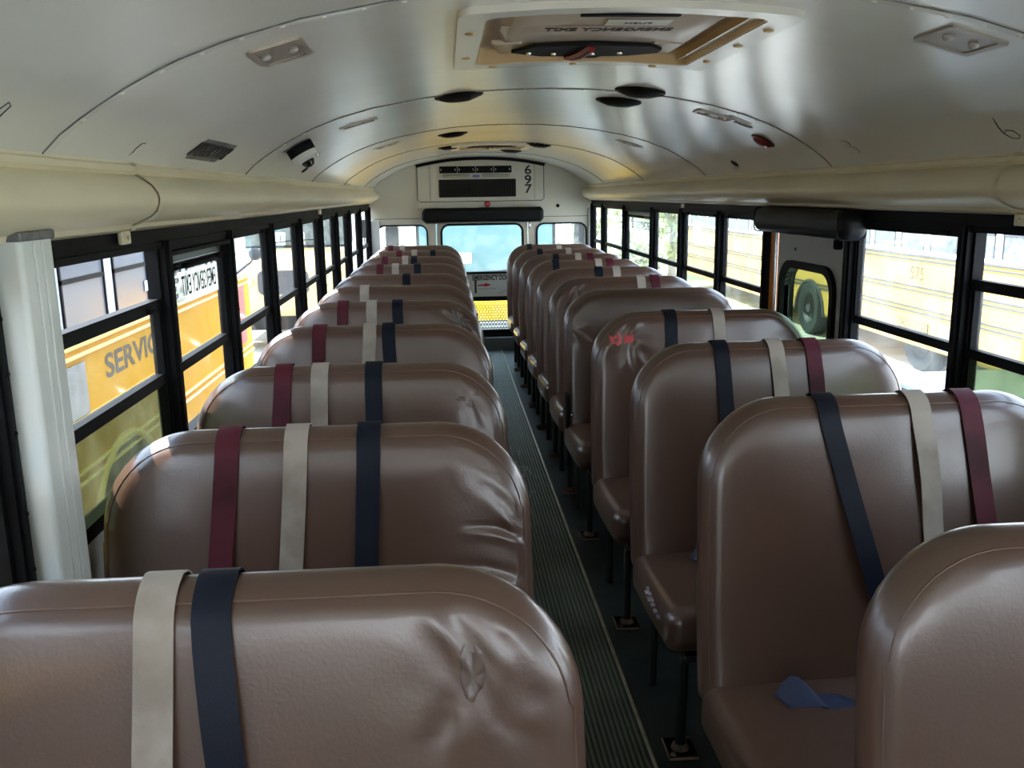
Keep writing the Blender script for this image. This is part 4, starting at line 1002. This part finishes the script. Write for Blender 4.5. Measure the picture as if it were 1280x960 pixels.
# white car on the right
t = thing('car', 'blue grey car parked close outside the nearest right windows', 'car', (2.95, 4.9, GZ)); t.rotation_euler = (0, 0, PI); O = Vector(t.location)
def carsec(y):
    return None
body = [(-2.25, .28), (-2.28, .55), (-2.15, .78), (-1.2, .90), (1.35, .95), (2.15, .88), (2.28, .60), (2.24, .28)]
m_ = MB(); n = len(body); vs = []
for x, sc in ((-.86, .97), (-.80, 1.0), (.80, 1.0), (.86, .97)): vs += [(x, u * sc if abs(x) > .82 else u, .28 + (v - .28) * (sc if abs(x) > .82 else 1)) for u, v in body]
fs = [tuple(range(n)), tuple(3 * n + i for i in reversed(range(n)))] + [(a * n + i, a * n + (i + 1) % n, (a + 1) * n + (i + 1) % n, (a + 1) * n + i) for a in range(3) for i in range(n)]
m_.add(vs, fs); m_.ob('body', M['carb'], t, smooth=True, ang=30)
gh = [(-1.15, .88, .80), (-.35, 1.36, .62), (1.25, 1.38, .62), (1.85, .92, .80)]
m_ = MB(); vs = []
for u, v, w2 in gh: vs += [(-w2, u, v), (w2, u, v)]
m_.add(vs, [(0, 1, 3, 2), (2, 3, 5, 4), (4, 5, 7, 6), (0, 2, 4, 6), (1, 7, 5, 3), (0, 6, 7, 1)]); m_.ob('glasshouse', M['busglass'], t)
m_ = MB(); m_.rbox((0, .45, 1.39), (1.26, 1.72, .05), .02, 3); m_.ob('roof', M['carb'], t, smooth=True)
for yy in (-1.4, 1.45):
    for sx in (-1, 1): wheel(t, sx * .84, yy, sx, .32, z=.32)

# trees and shrubs
def tree_mesh(seed, n=2600, R0=1.6, H=4.2):
    rnd = random.Random(seed); m_ = MB()
    cl = [(rnd.gauss(0, R0 * .45), rnd.gauss(0, R0 * .45), H * .62 + rnd.gauss(0, H * .16), R0 * (.35 + .35 * rnd.random())) for _ in range(16)]
    for _ in range(n):
        c = rnd.choice(cl); d = Vector((rnd.gauss(0, 1), rnd.gauss(0, 1), rnd.gauss(0, 1))).normalized() * c[3] * (.55 + .45 * rnd.random())
        p = Vector(c[:3]) + d; s = .10 + .10 * rnd.random()
        a = Vector((rnd.gauss(0, 1), rnd.gauss(0, 1), rnd.gauss(0, 1))).normalized(); b = a.orthogonal().normalized() * s * .6; a = a * s
        m_.add([p - a, p + b, p + a, p - b], [(0, 1, 2, 3)])
    me = m_.mesh('foliage', [M['leaf']])
    m2 = MB(); m2.tube([(0, 0, 0), (.05, 0, H * .3), (0, .05, H * .6)], [.14, .10, .05], 8)
    for k in range(5):
        a = k * 1.3; m2.tube([(0, 0, H * .35), (math.cos(a) * R0 * .3, math.sin(a) * R0 * .3, H * .5), (math.cos(a) * R0 * .55, math.sin(a) * R0 * .55, H * .66)], [.05, .035, .015], 6)
    return me, m2.mesh('trunk', [M['bark']], True)
T1 = tree_mesh(1); T2 = tree_mesh(5, 2200, 2.0, 3.0)
spots = [(6.5, 27, 1.0, 0, 'leafy tree past the far end of the sunlit bus'), (12.5, 36, 1.0, 1, 'wide leafy tree right of the far windows'), (4.2, 33, .9, 0, 'small tree nearest the rear right corner'), (18.5, 30, 1.1, 0, 'tree standing behind the sunlit bus'), (2.3, 40, 1.1, 1, 'low tree seen through the right rear window'),
         (-9.5, 33, 1.2, 1, 'tree beyond the facing buses on the left'), (-5.2, 36, 1.1, 0, 'tree seen through the farthest left windows'), (-2.2, 45, 1.0, 1, 'distant tree through the left rear window'), (9.5, 27.5, .55, 1, 'low shrub by the end of the sunlit bus'), (4.0, 22.0, .5, 1, 'small shrub in the grass on the right')]
for x, y, sc, k, lab in spots:
    t = thing('tree', lab, 'tree', (x, y, GZ), x * 1.7, 'trees around the yard'); t.scale = (sc, sc, sc)
    a, b = (T1, T2)[k]; link('foliage', a, t); link('trunk', b, t)

# ------------------------------------------------------------------ light
w = bpy.data.worlds.new('World'); bpy.context.scene.world = w; w.use_nodes = True
nt = w.node_tree; bg = nt.nodes['Background']
tc = nt.nodes.new('ShaderNodeTexCoord'); sx = nt.nodes.new('ShaderNodeSeparateXYZ'); nt.links.new(tc.outputs['Generated'], sx.inputs[0])
cr = nt.nodes.new('ShaderNodeValToRGB'); e = cr.color_ramp.elements
e[0].position = .0; e[0].color = (.90, .95, 1, 1); e[1].position = .8; e[1].color = (.50, .70, 1, 1)
nt.links.new(sx.outputs['Z'], cr.inputs[0]); nt.links.new(cr.outputs[0], bg.inputs[0]); bg.inputs[1].default_value = 3.0
sd = bpy.data.lights.new('sun', 'SUN'); sd.energy = 10.0; sd.angle = math.radians(.6); sd.color = (1, .95, .87)
so = bpy.data.objects.new('sun', sd); COL.objects.link(so)
dirv = Vector((-.52, .22, .84)); so.rotation_euler = dirv.to_track_quat('Z', 'Y').to_euler()

# ------------------------------------------------------------------ camera
f_, yaw, pit, rol, Xc, Hc = 1116.3, .07078, .20969, -.01544, -.36125, 1.54552
cy, sy, cp, spp, cr_, sr = math.cos(yaw), math.sin(yaw), math.cos(pit), math.sin(pit), math.cos(rol), math.sin(rol)
fw = Vector((sy * cp, cy * cp, -spp)); rt = Vector((cy, -sy, 0)); up = rt.cross(fw)
r2 = rt * cr_ + up * sr; u2 = -rt * sr + up * cr_
cd = bpy.data.cameras.new('camera'); cd.sensor_width = 36; cd.lens = f_ * 36 / 1280; cd.clip_start = .02; cd.clip_end = 400
co = bpy.data.objects.new('camera', cd); COL.objects.link(co)
Mx = Matrix((r2, u2, -fw)).transposed().to_4x4(); Mx.translation = (Xc, 0, Hc); co.matrix_world = Mx
sc = bpy.context.scene; sc.camera = co
sc.view_settings.view_transform = 'Standard'; sc.view_settings.look = 'None'; sc.view_settings.gamma = 1; sc.view_settings.use_curve_mapping = False
sc.view_settings.exposure = 1.35
sc.cycles.max_bounces = 10; sc.cycles.diffuse_bounces = 5; sc.cycles.transparent_max_bounces = 16; sc.cycles.sample_clamp_indirect = 8; sc.cycles.caustics_reflective = False
